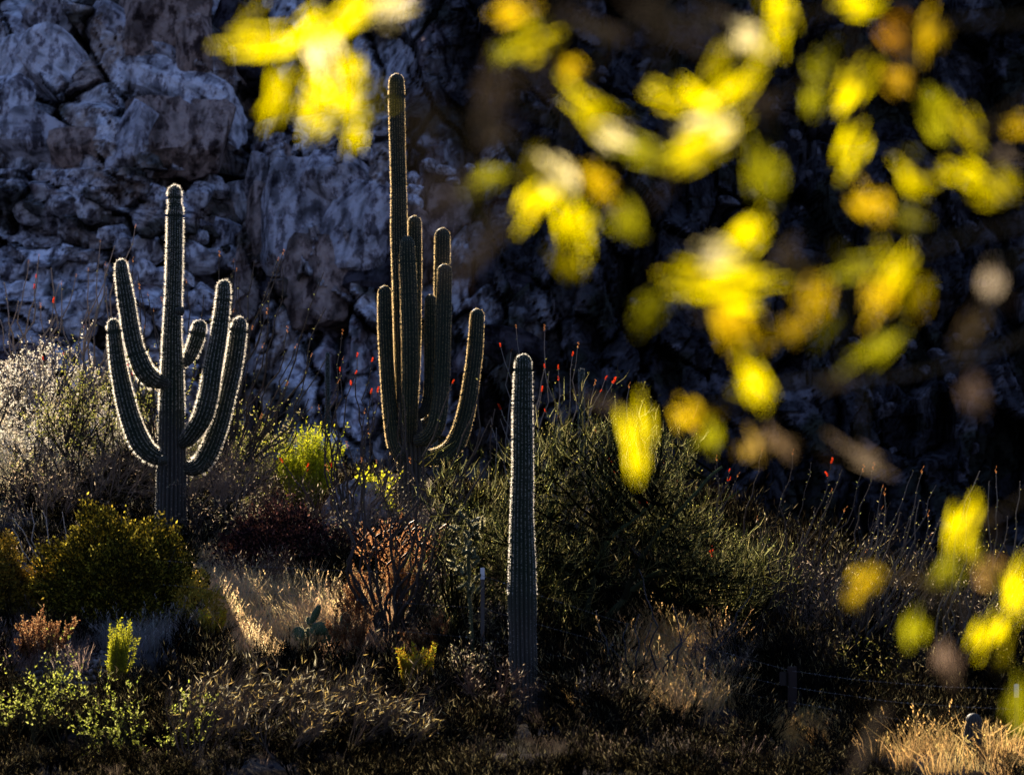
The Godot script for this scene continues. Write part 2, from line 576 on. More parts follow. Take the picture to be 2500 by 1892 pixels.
func build_boulders(hill: Node3D) -> void:
	var pale_c := Color(0.86, 0.82, 0.84)
	var pink_c := Color(0.3, 0.22, 0.22)
	var dark_c := Color(0.08, 0.07, 0.075)
	# the big faces that the picture shows: [u, v, width, height, turn, metres proud, tone]
	var n := 0
	for q in [
		[165, 200, 290, 120, 50, 0.5, 0], [22, 265, 100, 150, 10, 0.4, 0], [30, 160, 80, 110, 0, 0.3, 0], [130, 60, 120, 100, 30, 0.2, 1],
		[430, 215, 360, 120, 41, 0.5, 0], [350, 130, 300, 60, 50, 0.3, 1], [400, 70, 200, 230, 12, 0.9, 2], [475, 120, 90, 160, 0, 0.6, 2],
		[400, 330, 170, 190, 0, 0.5, 2], [500, 340, 110, 190, 5, 0.7, 2], [340, 350, 80, 190, 0, 0.3, 1], [90, 350, 200, 90, 12, 0.3, 1], [200, 370, 130, 100, -5, 0.3, 2],
		[590, 120, 120, 200, 0, 0.0, 3], [645, 440, 66, 130, 0, 0.8, 1], [705, 440, 60, 130, 4, 0.9, 2], [730, 545, 170, 260, 8, 0.9, 1], [645, 570, 90, 240, 0, 0.6, 2],
		[830, 450, 190, 120, 33, 0.7, 1], [885, 560, 150, 240, 0, 0.5, 1], [775, 700, 160, 210, 0, 0.7, 2], [690, 740, 120, 190, 4, 0.4, 3], [585, 500, 56, 110, -8, 0.4, 0], [560, 600, 60, 120, 0, 0.3, 1],
		[920, 680, 130, 180, 0, 0.5, 3], [1000, 620, 110, 160, 8, 0.4, 2], [725, 735, 50, 110, 0, 0.6, 0], [1090, 560, 120, 130, 20, 0.3, 2], [1230, 720, 180, 90, 30, 0.2, 3], [1240, 860, 200, 80, 25, 0.2, 3],
	]:
		n += 1
		var d := 124.0
		for i in 6:
			var w := at_pixel(q[0], q[1], d)
			d = face_distance(w.x, w.y - CAM.y)
		var cc: Color = [pale_c, Color(0.6, 0.56, 0.58), Color(0.46, 0.33, 0.27), dark_c][q[6]]
		var o := part("rock_face", rock_mesh(1000 + n, Vector3(1, 1, 1), cc, cc * 0.32, true), M.rock, hill)
		o.position = at_pixel(q[0], q[1], d + 0.45 - q[5])
		o.rotation = Vector3(rng.randf_range(-0.85, -0.15), rng.randf_range(-0.5, 0.4), -deg_to_rad(q[4]))
		o.scale = Vector3(metres(q[2], d) * 0.92, metres(q[3], d) * 0.92, 1.6)
	var pale := []
	var dim := []
	for k in 7:
		pale.append(rock_mesh(100 + k, Vector3(1.0, 0.8, 0.85), pale_c, Color(0.2, 0.17, 0.17), k < 3))
		dim.append(rock_mesh(200 + k, Vector3(1.0, 0.72, 0.85), Color(0.15, 0.135, 0.145), Color(0.04, 0.036, 0.038)))  # right-hand stones: the shade of the slope is in their dark tone
	for k in 210:
		var bright := k < 110
		var u := rnd(-10, 560) if bright else rnd(1000, 2450)
		var vv := rnd(440, 960) if bright else rnd(150, 1120)
		if bright and k > 88:
			u = rnd(660, 1150)
			vv = rnd(335, 400) if u < 950 else rnd(400, 520)
		var d := 124.0
		for i in 6:
			var q := at_pixel(u, vv, d)
			d = face_distance(q.x, q.y - CAM.y)
		var p := at_pixel(u, vv, d - 0.25)
		var s := rnd(0.12, 0.34) if not bright else 0.2 + 0.62 * pow(rng.randf(), 1.6)
		if bright and k > 88:
			s = rnd(0.22, 0.42)
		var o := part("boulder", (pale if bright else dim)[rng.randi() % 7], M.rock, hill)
		o.position = p
		o.rotation = Vector3(rnd(-0.6, 0.6), rnd(0, TAU), rnd(-0.7, 0.7))
		o.scale = Vector3(s * rnd(0.9, 1.7), s, s)

# ------------------------------------------------------------------ saguaros

# one ribbed column with a rounded tip; pts are [Vector3, radius]; returns [skin, spines]
func column(pts: Array, ribs: int, bark_to: float, spine_len: float, seed_: int, glow := Color(0.85, 0.8, 0.72)) -> Array:
	var path := spline(pts, 0.075)
	var total: float = path[-1][1]
	# the dome at the tip
	var n0 := path.size()
	var up: Vector3 = (path[n0 - 1][0] - path[n0 - 3][0]).normalized()
	var tip_at: Vector3 = path[n0 - 1][0]
	for k in 7:
		var a := PI / 2 * (k + 1) / 7.0
		path.append([tip_at + up * sin(a) * total * 1.05, maxf(0.001, total * cos(a))])
	var per := 6
	var cols := ribs * per + 1
	var v := PackedVector3Array()
	var c := PackedColorArray()
	var sp := Mesher.new()
	var a_ := Vector3.ZERO
	var nexts := []
	for k in ribs:
		nexts.append(rnd(0, 0.035))
	var run := 0.0
	var n := path.size()
	for i in n:
		var d: Vector3 = (path[mini(i + 1, n - 1)][0] - path[maxi(i - 1, 0)][0]).normalized()
		if i == 0:
			a_ = d.cross(Vector3(0.2, 0.13, 0.95)).normalized()
		a_ = (a_ - d * a_.dot(d)).normalized()
		var b_ := d.cross(a_)
		var p: Vector3 = path[i][0]
		if i > 0:
			run += p.distance_to(path[i - 1][0])
		var dome := i >= n0
		var wob := 1.0 + noise_b.get_noise_2d(run * 2.6, seed_ * 7.0) * 0.035 + noise_a.get_noise_2d(run * 2.0, seed_ * 3.0) * 0.06
		var r: float = path[i][1] * (wob if not dome else 1.0)
		var bark: float = clampf((bark_to - p.y) / 0.8, 0, 1) if bark_to > -50.0 else clampf(1.0 - run / 0.4, 0, 1) * 0.8
		for k in cols:
			var f := float(k % per) / per
			var th := TAU * float(k % (cols - 1)) / (cols - 1)
			var ridge := pow(absf(sin(PI * f)), 0.75)
			var depth := 0.17 if not dome else 0.12
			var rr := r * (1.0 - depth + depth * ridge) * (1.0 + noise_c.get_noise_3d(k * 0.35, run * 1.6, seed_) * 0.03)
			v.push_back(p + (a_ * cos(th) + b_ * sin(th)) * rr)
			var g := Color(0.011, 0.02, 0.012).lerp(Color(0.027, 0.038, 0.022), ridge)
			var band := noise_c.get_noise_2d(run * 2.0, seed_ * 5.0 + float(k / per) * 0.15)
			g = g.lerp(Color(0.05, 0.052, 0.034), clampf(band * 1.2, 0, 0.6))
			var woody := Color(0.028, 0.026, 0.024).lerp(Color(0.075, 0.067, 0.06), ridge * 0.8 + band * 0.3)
			var scar := smoothstep(0.42, 0.5, noise_c.get_noise_3d(k * 0.5, run * 3.0, seed_ + 30.0))
			var col := g.lerp(woody, bark * 0.8)
			c.push_back(col.lerp(Color(0.02, 0.018, 0.015), scar * (0.3 + bark * 0.6)))
		# spines along every ridge
		for k in ribs:
			while nexts[k] <= run and i > 0:
				nexts[k] += rnd(0.006, 0.016) if not dome else rnd(0.005, 0.012)
				var th := TAU * (k + 0.5) / ribs
				var out := a_ * cos(th) + b_ * sin(th)
				if dome:
					out = (out * cos(PI / 2 * (i - n0 + 1) / 7.0) + d * sin(PI / 2 * (i - n0 + 1) / 7.0)).normalized()
				var at := p + (a_ * cos(th) + b_ * sin(th)) * r * 0.99 - d * rnd(0, 0.075)
				var dens := 2 if bark < 0.3 else (1 if rng.randf() < 0.5 else 0)
				for q in dens:
					var dir := (out + rdir() * 0.6).normalized()
					var l := spine_len * rnd(0.5, 1.3) * (1.0 if bark < 0.3 else 0.6)
					sp.spike(at, at + dir * l, dir.cross(rdir()).normalized(), 0.0046, glow)
	return [grid_mesh(v, c, n, cols, true), sp.mesh()]

# rows are [u, v, radius in pixels, metres nearer than d] from the foot to the tip
func column_points(rows: Array, d: float, base: Vector3) -> Array:
	var out := []
	for q in rows:
		var dd: float = d - (q[3] if q.size() > 3 else 0.0)
		out.append([at_pixel(q[0], q[1], dd) - base, metres(q[2], dd)])
	# leave room for the rounded tip
	out[-1][0] -= (out[-1][0] - out[-2][0]).normalized() * out[-1][1] * 1.0
	return out

func saguaro(label: String, d: float, trunk: Array, arms: Array, buds: Array, ribs: int, bark_px: float, seed_: int, spine_len := 0.05, glow := Color(0.85, 0.8, 0.72)) -> Node3D:
	var base := at_pixel(trunk[0][0], trunk[0][1], d)
	base.y = ground_y(base.x, d) - 0.05
	var t := thing("saguaro_cactus", label, "cactus", base)
	var bark := at_pixel(0, bark_px, d).y - base.y
	var q := column(column_points(trunk, d, base), ribs, bark, spine_len, seed_, glow)
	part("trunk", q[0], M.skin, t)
	part("spines", q[1], M.spine, t, "stuff")
	var n := seed_
	for a in arms:
		n += 1
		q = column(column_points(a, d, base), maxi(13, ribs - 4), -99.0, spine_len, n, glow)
		var arm := part("arm", q[0], M.skin, t)
		part("spines", q[1], M.spine, arm, "stuff")
	for b in buds:
		n += 1
		var p := at_pixel(b[0], b[1], d - b[3]) - base
		var r := metres(b[2], d)
		q = column([[p - Vector3(0, r * 0.8, 0), r * 0.6], [p - Vector3(0, r * 0.4, 0), r * 0.9], [p, r]], 13, -99.0, 0.03, n)
		var bud := part("arm_bud", q[0], M.skin, t)
		part("spines", q[1], M.spine, bud, "stuff")
	return t

func build_saguaros() -> void:
	saguaro("saguaro with one tall stem and five raised arms, glowing white spines along its edges", 62.0,
		[[418, 1375, 42], [417, 1260, 40], [419, 1117, 36], [419, 1003, 31], [420, 888, 26], [420, 811, 22.5], [423, 735, 20.5], [426, 620, 19.5], [427, 530, 18.5], [428, 505, 17], [427, 498, 14.5], [426, 485, 15.5], [426, 452, 15.5]],
		[
			[[415, 940, 13, 0.1], [392, 933, 17, 0.15], [372, 926, 22, 0.2], [352, 906, 23.5, 0.25], [340, 880, 23, 0.25], [329, 850, 21.5, 0.25], [317, 792, 21, 0.25], [308, 735, 20, 0.25], [296, 660, 15.5, 0.25], [295, 633, 14, 0.25]],
			[[410, 1122, 17, 0.1], [386, 1117, 20, 0.15], [362, 1104, 23, 0.2], [339, 1074, 25, 0.2], [319, 1024, 24, 0.2], [303, 965, 22.5, 0.2], [288, 888, 19, 0.2], [279, 815, 16, 0.2], [275, 779, 14.5, 0.2]],
			[[432, 880, 11, -0.1], [455, 882, 14, -0.15], [468, 858, 17, -0.2], [482, 820, 18, -0.2], [490, 782, 17.5, -0.2]],
			[[440, 1082, 15, 0.1], [456, 1074, 18, 0.15], [476, 1050, 22, 0.25], [494, 1018, 23.5, 0.3], [509, 966, 23.5, 0.3], [521, 890, 22.5, 0.3], [535, 811, 20.5, 0.3], [544, 735, 17.5, 0.3], [547, 684, 15.5, 0.3]],
			[[450, 1142, 16, 0.0], [470, 1144, 20, 0.0], [489, 1134, 23, 0.0], [511, 1100, 24, 0.0], [533, 1040, 23, 0.0], [552, 965, 22.5, 0.0], [570, 888, 21.5, 0.0], [581, 811, 19.5, 0.0], [587, 775, 17, 0.0]],
		],
		[[439, 761, 12, 0.32], [398, 1125, 12, 0.45]], 21, 960.0, 1, 0.045)
	saguaro("tallest saguaro with seven arms crowded round a long bare stem, thin gold edges", 64.0,
		[[1007, 1360, 37], [1007, 1280, 35], [1006, 1190, 36], [1003, 1090, 37], [994, 1010, 30], [989, 900, 27], [985, 800, 25], [980, 700, 22], [975, 600, 20], [974, 535, 19.5], [973, 460, 18.5], [970, 345, 18.5], [968, 240, 19.5], [968, 180, 18]],
		[
			[[1004, 1010, 14, -0.1], [1009, 900, 16, -0.35], [1011, 780, 17, -0.4], [1012, 640, 17.5, -0.4], [1012, 527, 16.5, -0.4]],
			[[1000, 1075, 16, 0.2], [1001, 980, 19, 0.4], [1001, 850, 20.5, 0.5], [998, 720, 20.5, 0.5], [995, 640, 19.5, 0.5], [994, 577, 17, 0.5]],
			[[1022, 1045, 13, -0.2], [1050, 1020, 15, -0.3], [1070, 950, 17, -0.4], [1079, 830, 18, -0.4], [1079, 700, 18.5, -0.4], [1080, 557, 18, -0.4]],
			[[1020, 1015, 11, 0.0], [1038, 1000, 13, 0.0], [1049, 960, 15, 0.0], [1052, 880, 16, 0.0], [1052, 800, 16, 0.0], [1051, 719, 14, 0.0]],
			[[1018, 1075, 15, 0.3], [1045, 1068, 20, 0.45], [1066, 1035, 22, 0.5], [1075, 970, 20.5, 0.5], [1080, 870, 19.5, 0.5], [1083, 760, 19.5, 0.5], [1086, 645, 18, 0.5]],
			[[995, 1125, 13, 0.1], [976, 1112, 17, 0.15], [962, 1080, 18, 0.15], [953, 1010, 18, 0.15], [945, 900, 17.5, 0.15], [940, 790, 17.5, 0.15], [939, 698, 16, 0.15]],
			[[1020, 1115, 14, 0.1], [1055, 1117, 20, 0.1], [1090, 1105, 22, 0.1], [1117, 1072, 22, 0.1], [1138, 1004, 20.5, 0.1], [1151, 926, 19, 0.1], [1160, 850, 18, 0.1], [1166, 754, 16.5, 0.1]],
		], [], 20, 900.0, 20, 0.026, Color(0.8, 0.62, 0.34))
	saguaro("single armless saguaro column standing nearest, its lower half in shade beside the green tree", 49.9,
		[[1282, 1775, 32], [1281, 1725, 31], [1277, 1600, 35], [1275, 1480, 36], [1274.6, 1365, 31], [1274, 1250, 26.5], [1276, 1130, 25], [1275.5, 1000, 24], [1277, 908, 22.5], [1277, 865, 20]],
		[], [], 19, 1400.0, 40, 0.028)  # bark line raised: thinned spines and dark tone stand in for shade
	# distant columns on the dark slope
	for q in [[800, 865, 1010, 6, 104.0, "slender distant saguaro, a faint column left of the tallest saguaro"], [1420, 905, 1090, 7, 100.0, "small distant saguaro, a dark column on the slope behind the green tree"], [1062, 880, 1010, 5, 106.0, "tiny distant saguaro showing between the raised arms of the tallest saguaro"]]:
		var base := at_pixel(q[0], q[2], q[4])
		base.y = minf(base.y, ground_y(base.x, q[4]) + 0.1)
		var t := thing("distant_saguaro", q[5], "cactus", base)
		var r := metres(q[3], q[4])
		var top := at_pixel(q[0], q[1], q[4]) - base
		var c := column([[Vector3.ZERO, r], [top * 0.5, r * 1.1], [top, r * 0.9]], 14, -99.0, 0.03, 60 + int(q[3]))
		part("trunk", c[0], M.skin, t)
		part("spines", c[1], M.spine, t, "stuff")
	var b2 := ground_pixel(2375, 1862)
	var t2 := thing("barrel_cactus", "short dark dome-topped cactus in grass near the white-tipped steel post", "cactus", b2)
	var r2 := metres(21, -b2.z)
	var hh := metres(112, -b2.z)
	var c2 := column([[Vector3(0, -0.1, 0), r2 * 0.9], [Vector3(0, hh * 0.4, 0), r2 * 1.05], [Vector3(0.01, hh - r2, 0), r2 * 0.95]], 15, 99.0, 0.014, 70)
	part("trunk", c2[0], M.skin, t2)
	part("spines", c2[1], M.spine, t2, "stuff")

# ------------------------------------------------------------------ ocotillos

func wand(from: Vector3, to: Vector3, bow: Vector3, n: int, wiggle: float) -> PackedVector3Array:
	var pts := PackedVector3Array()
	var s := rnd(0, 100)
	for i in n + 1:
		var f := float(i) / n
		var p := from.lerp(to, f) + bow * sin(PI * f)
		var w := sin(PI * f) if i < n else 0.0
		p += Vector3(noise_b.get_noise_2d(f * 7.0 + s, 1.0), noise_b.get_noise_2d(f * 5.0 + s, 9.0) * 0.4, noise_b.get_noise_2d(f * 7.0 + s, 5.0)) * wiggle * w
		pts.push_back(p)
	return pts

func blossom_mesh(seed_: int, open_: bool) -> ArrayMesh:
	var m := Mesher.new()
	var keep := rng.state
	rng.seed = seed_
	for i in 34 if open_ else 12:
		var f := rnd(0, 1)
		var p := Vector3(rnd(-0.012, 0.012), f * 0.13, rnd(-0.012, 0.012))
		var dir := Vector3(rnd(-1, 1), rnd(0.5, 1.6), rnd(-1, 1)).normalized()
		var col := tint(Color(0.6, 0.05, 0.012) if open_ else Color(0.42, 0.17, 0.06), 0.25)
		m.leaf(p, dir, dir.cross(rdir()).normalized(), rnd(0.03, 0.055) * (1.0 - f * 0.4), 0.018 if open_ else 0.012, col)
	rng.state = keep
	return m.mesh()

var blossoms := []

# tips: [u, v, metres nearer, 2 = red blossom, 1 = dry seed head, 0 = bare]
func ocotillo(label: String, base: Vector3, tips: Array, thick: float, leafy: float, cols: Array) -> void:
	var t := thing("ocotillo", label, "ocotillo", base, "ocotillo shrubs")
	var d := -base.z
	var more := tips.duplicate()
	for q in tips:
		if rng.randf() < 0.75:
			more.append([q[0] + rnd(-70, 70), q[1] + rnd(10, 150), q[2] + rnd(-0.4, 0.4), 1 if rng.randf() < 0.2 else 0])
	for q in more:
		var tip := at_pixel(q[0], q[1], d - q[2]) - base
		var out := Vector3(tip.x, 0, tip.z)
		var start := out.normalized() * 0.06 + Vector3(rnd(-0.05, 0.05), 0, rnd(-0.05, 0.05))
		var pts := wand(start, tip, out * 0.10 + Vector3(rnd(-0.22, 0.22), rnd(-0.05, 0.1), rnd(-0.1, 0.1)), 14, 0.4 * clampf(tip.length() / 3.5, 0.12, 1.0))
		var m := Mesher.new()
		m.tube(pts, thick * rnd(0.9, 1.2), thick * 0.32, 5, cols[0], cols[1])
		# thorns and little leaves all along the stem
		for i in 14:
			for k in 5:
				var p := pts[i].lerp(pts[i + 1], rng.randf())
				var dir := (rdir() + Vector3(0, 0.5, 0)).normalized()
				if rng.randf() < leafy:
					m.leaf(p, dir, dir.cross(rdir()).normalized(), rnd(0.02, 0.05), rnd(0.010, 0.018), tint(cols[2], 0.3))
				else:
					m.spike(p, p + dir * rnd(0.015, 0.035), dir.cross(rdir()).normalized(), 0.005, tint(Color(0.5, 0.44, 0.36), 0.2))
		var stem := part("stem", m.mesh(), M.twig, t)
		if q[3] > 0:
			var kind: int = q[3] - 1
			var end := (pts[14] - pts[12]).normalized()
			var o := part("blossom" if kind == 1 else "seed_head", blossoms[kind * 3 + rng.randi() % 3], M.petal, stem)
			o.position = pts[14] - end * 0.02
			o.quaternion = Quaternion(Vector3.UP, end)
			o.scale = Vector3.ONE * rnd(0.45, 0.9)
			if kind == 1 and rng.randf() < 0.4:
				var o2 := part("blossom", blossoms[3 + rng.randi() % 3], M.petal, stem)
				o2.position = pts[13]
				o2.quaternion = Quaternion(Vector3.UP, (end + rdir() * 0.7).normalized())
				o2.scale = Vector3.ONE * rnd(0.5, 0.8)

func fan(u0: float, u1: float, v0: float, v1: float, n: int, red: float) -> Array:
	var out := []
	for i in n:
		out.append([lerpf(u0, u1, (i + rng.randf()) / n), rnd(v0, v1), rnd(-0.7, 0.7), 2 if rng.randf() < red else (1 if rng.randf() < 0.6 else 0)])
	return out

func build_ocotillos() -> void:
	for k in 6:
		blossoms.append(blossom_mesh(500 + k, k >= 3))
	var grey := [Color(0.16, 0.14, 0.125), Color(0.34, 0.29, 0.25), Color(0.42, 0.4, 0.12)]
	var dark := [Color(0.045, 0.04, 0.035), Color(0.12, 0.1, 0.085), Color(0.3, 0.3, 0.1)]
	ocotillo("pale-stemmed ocotillo at the left edge, long wands reaching over the rocks", ground_u(40, 74), [[70, 640, 0, 1], [95, 625, 0.3, 1], [125, 655, 0, 0], [0, 780, 0.2, 0], [-40, 700, 0, 1], [88, 678, 0.2, 2], [-20, 860, 0.5, 0], [10, 690, -0.3, 0]], 0.03, 0.15, grey)
	ocotillo("thin ocotillo with scattered red tips rising left of the five-armed saguaro", ground_u(150, 70), [[150, 695, 0, 1], [130, 738, 0.3, 2], [215, 660, 0, 1], [185, 675, 0.2, 1], [245, 590, 0, 1], [330, 555, -0.3, 1], [280, 600, 0.3, 0], [100, 750, 0, 1], [155, 865, 0.3, 2], [105, 878, 0, 2], [60, 905, 0, 1], [42, 860, 0.2, 0], [205, 800, 0.3, 1], [262, 650, 0, 1]], 0.026, 0.2, grey)
	ocotillo("tall ocotillo standing directly behind the five-armed saguaro", ground_u(400, 68), [[310, 640, 0, 1], [325, 640, 0, 1], [340, 705, 0, 1], [362, 722, 0, 1], [395, 735, 0, 1], [352, 850, 0, 1], [455, 690, 0, 1], [497, 720, 0, 0], [313, 895, 0.3, 2], [375, 760, 0.1, 1]], 0.024, 0.25, dark)
	ocotillo("ocotillo with the longest dry wands, fanning out right of the five-armed saguaro", ground_u(500, 66), [[535, 625, 0, 1], [578, 660, 0, 1], [570, 640, 0.3, 1], [570, 762, 0.3, 1], [615, 805, 0.2, 1], [650, 765, 0, 1], [678, 635, 0, 1], [690, 620, 0.4, 1], [790, 665, -0.3, 0], [655, 690, 0, 0], [700, 810, 0, 1], [720, 850, 0.2, 1], [760, 870, 0.3, 1], [800, 870, 0.4, 0], [640, 850, 0.3, 1], [700, 940, 0.2, 1], [755, 1000, 0.6, 1], [600, 930, 0.4, 1]], 0.024, 0.3, dark)
	ocotillo("ocotillo with orange-red tips between the two big saguaros", ground_u(850, 62), [[835, 815, 0, 1], [872, 870, 0.1, 2], [868, 912, 0.2, 2], [908, 882, 0, 2], [922, 957, 0.3, 2], [906, 960, 0.3, 2], [830, 905, 0.3, 2], [810, 1140, 0.3, 2], [900, 1060, 0.4, 1], [780, 1000, 0, 1], [690, 1128, 0.4, 2], [750, 1140, 0.3, 2], [795, 930, 0, 0]], 0.022, 0.2, dark)
	ocotillo("dark ocotillo fanning from the ground right in front of the tallest saguaro", ground_pixel(945, 1590), [[985, 965, 0.4, 0], [1105, 935, 0.2, 2], [1170, 900, 0.5, 0], [1165, 975, 0.2, 0], [890, 1010, 0, 1], [850, 1090, 0.2, 1], [1000, 1130, 0, 1], [1030, 1140, 0.3, 0], [1120, 1180, 0.3, 0], [800, 1150, 0, 1], [1060, 1250, 0.4, 0], [870, 1250, 0.4, 0], [920, 1130, 0.2, 1], [1100, 1330, 0.3, 0]], 0.026, 0.22, dark)
	ocotillo("ocotillo with vivid red tips behind the armless saguaro column", ground_u(1330, 60), [[1222, 845, 0, 2], [1248, 860, 0, 1], [1260, 800, 0.2, 1], [1330, 805, 0, 1], [1398, 868, 0.3, 2], [1410, 848, 0.1, 1], [1330, 897, 0.2, 2], [1363, 900, 0.1, 2], [1452, 940, 0.2, 1], [1478, 925, 0.1, 2], [1497, 935, 0.3, 2], [1322, 955, 0, 2], [1332, 1005, 0.3, 2], [1222, 998, 0.3, 2], [1375, 1050, 0.5, 2], [1200, 1020, 0.5, 0]], 0.02, 0.2, [Color(0.16, 0.14, 0.12), Color(0.26, 0.23, 0.2), Color(0.4, 0.4, 0.1)])
	ocotillo("ocotillo poking red flowers through the middle of the green tree", ground_u(1700, 57), [[1780, 1150, 0.3, 2], [1800, 1165, 0.6, 1], [1455, 1055, 0, 2], [1495, 1130, 0.4, 2], [1555, 1205, 0.6, 2], [1580, 1230, 0.7, 2], [1620, 1130, 0.3, 1], [1750, 1125, 0.4, 1], [1650, 1360, 0.9, 2], [1740, 1345, 0.8, 2], [1860, 1100, 0, 1]], 0.018, 0.2, dark)
	ocotillo("sparse ocotillo leaning right over the wooden fence post", ground_u(1870, 54), [[1935, 1110, 0, 1], [1850, 1270, 0.4, 1], [2030, 1130, 0.2, 2], [2105, 1150, 0.2, 1], [2130, 1145, 0, 1], [2030, 1200, 0.1, 1], [1990, 1240, 0.3, 0], [2060, 1250, 0.1, 1], [1945, 1390, 0.6, 1], [1930, 1250, 0.2, 0], [1980, 1130, 0.3, 0]], 0.02, 0.35, dark)
	ocotillo("ocotillo with silver stems in the dark thicket on the right", ground_u(2060, 52), [[2155, 1190, 0, 1], [2160, 1210, 0.3, 1], [2250, 1155, 0, 1], [2285, 1185, 0.2, 0], [2230, 1150, 0.2, 0], [2245, 1220, 0.4, 0], [2180, 1280, 0.4, 0], [2110, 1320, 0.4, 0], [2270, 1310, 0.3, 1], [2330, 1250, 0, 0], [2150, 1255, 0.2, 0]], 0.021, 0.4, [Color(0.04, 0.036, 0.034), Color(0.16, 0.14, 0.12), Color(0.6, 0.54, 0.2)])
	ocotillo("ocotillo nearest the right edge with long bright wands", ground_u(2290, 50), [[2370, 1215, 0, 0], [2392, 1150, 0.2, 0], [2432, 1155, 0, 1], [2490, 1175, 0.2, 0], [2460, 1260, 0.2, 0], [2520, 1210, 0.2, 0], [2300, 1310, 0.4, 0], [2470, 1420, 0.4, 0], [2340, 1420, 0.6, 0], [2550, 1330, 0, 0], [2400, 1560, 0.5, 0]], 0.022, 0.4, [Color(0.05, 0.046, 0.042), Color(0.2, 0.18, 0.15), Color(0.6, 0.54, 0.2)])
	ocotillo("low ocotillo whose dark wands fan out beside the golden grass", ground_pixel(1590, 1735), [[1455, 1490, 0.2, 0], [1560, 1390, 0, 0], [1590, 1520, 0.3, 0], [1640, 1480, 0, 0], [1430, 1590, 0.3, 0], [1700, 1530, 0.3, 0], [1760, 1570, 0.2, 0], [1800, 1500, 0, 0], [1500, 1560, 0.2, 0], [1840, 1430, 0.3, 0], [1560, 1500, 0.1, 0], [1690, 1640, 0.4, 0]], 0.017, 0.12, [Color(0.025, 0.023, 0.023), Color(0.1, 0.1, 0.11), Color(0.3, 0.3, 0.1)])
	ocotillo("bare ocotillo with pale bent wands in front of the rounded dark shrub", ground_pixel(205, 1520), [[75, 1240, 0.2, 0], [105, 1250, 0, 0], [152, 1250, 0.2, 0], [188, 1265, 0, 0], [250, 1250, 0.2, 0], [306, 1316, 0.4, 0], [302, 1362, 0.4, 0], [316, 1368, 0.5, 0], [245, 1432, 0.5, 0], [30, 1290, 0.2, 0]], 0.019, 0.05, [Color(0.07, 0.065, 0.06), Color(0.3, 0.31, 0.34), Color(0.3, 0.3, 0.1)])

# ------------------------------------------------------------------ branching shrubs

# prm: levels, kids, angle, shrink, wiggle, pull (Vector3), sides, leaf_n, leaf_len, leaf_w, leaf_cols, twig_col
func grow(w: Mesher, l: Mesher, p: Vector3, dir: Vector3, length: float, rad: float, level: int, prm: Dictionary) -> void:
	var pts := PackedVector3Array([p])
	var segs := 4
	var d := dir
	for i in segs:
		d = (d + rdir() * prm.wiggle + prm.pull * 0.25).normalized()
		p += d * length / segs
		pts.push_back(p)
	var last: bool = level >= prm.levels
	w.tube(pts, rad, rad * (0.6 if not last else 0.25), 4 if rad > 0.012 else 3, tint(prm.twig_col, 0.2))
	if level >= prm.levels - 1:
		var cols: Array = prm.leaf_cols
		var n: int = prm.leaf_n if last else int(prm.leaf_n * 0.5)
		if rng.randf() > prm.get("chance", 1.0):
			n = 0
		for i in n:
			var f := rng.randf() * segs
			var k := mini(int(f), segs - 1)
			var q := pts[k].lerp(pts[k + 1], f - k)
			var a: Vector3 = (rdir() + d * prm.get("align", 0.6) + Vector3(0, 0.2, 0)).normalized()
			var col: Color = cols[rng.randi() % cols.size()]
			l.leaf(q, a, a.cross(rdir()).normalized(), prm.leaf_len * rnd(0.6, 1.3), prm.leaf_w * rnd(0.7, 1.2), tint(col, 0.25))
	if last:
		return
	var kids: int = prm.kids
	for i in kids:
		var f := rnd(0.3, 1.0) * segs
		var k := mini(int(f), segs - 1)
		var q := pts[k].lerp(pts[k + 1], f - k)
		var nd: Vector3 = (d + rdir() * prm.angle).normalized()
		grow(w, l, q, nd, length * prm.shrink * rnd(0.7, 1.2), rad * 0.55, level + 1, prm)

func shrub(called: String, label: String, category: String, base: Vector3, height: float, width: float, stems: int, prm: Dictionary, group := "") -> Node3D:
	var t := thing(called, label, category, base, group)
	var w := Mesher.new()
	var l := Mesher.new()
	var sum := 1.0
	var s := 1.0
	for i in prm.levels:
		s *= prm.shrink
		sum += s * 0.6
	for i in stems:
		var a := rnd(0, TAU)
		var lean := sqrt(rng.randf()) * width / height * 0.6
		var dir := Vector3(cos(a) * lean, 1, sin(a) * lean).normalized()
		grow(w, l, Vector3(cos(a), 0, sin(a)) * width * 0.07, dir, height / sum * rnd(0.75, 1.15), prm.rad, 0, prm)
	part("branches", w.mesh(), M.twig, t, "stuff")
	if l.v.size():
		part("leaves", l.mesh(), M.leaf, t, "stuff")
	return t

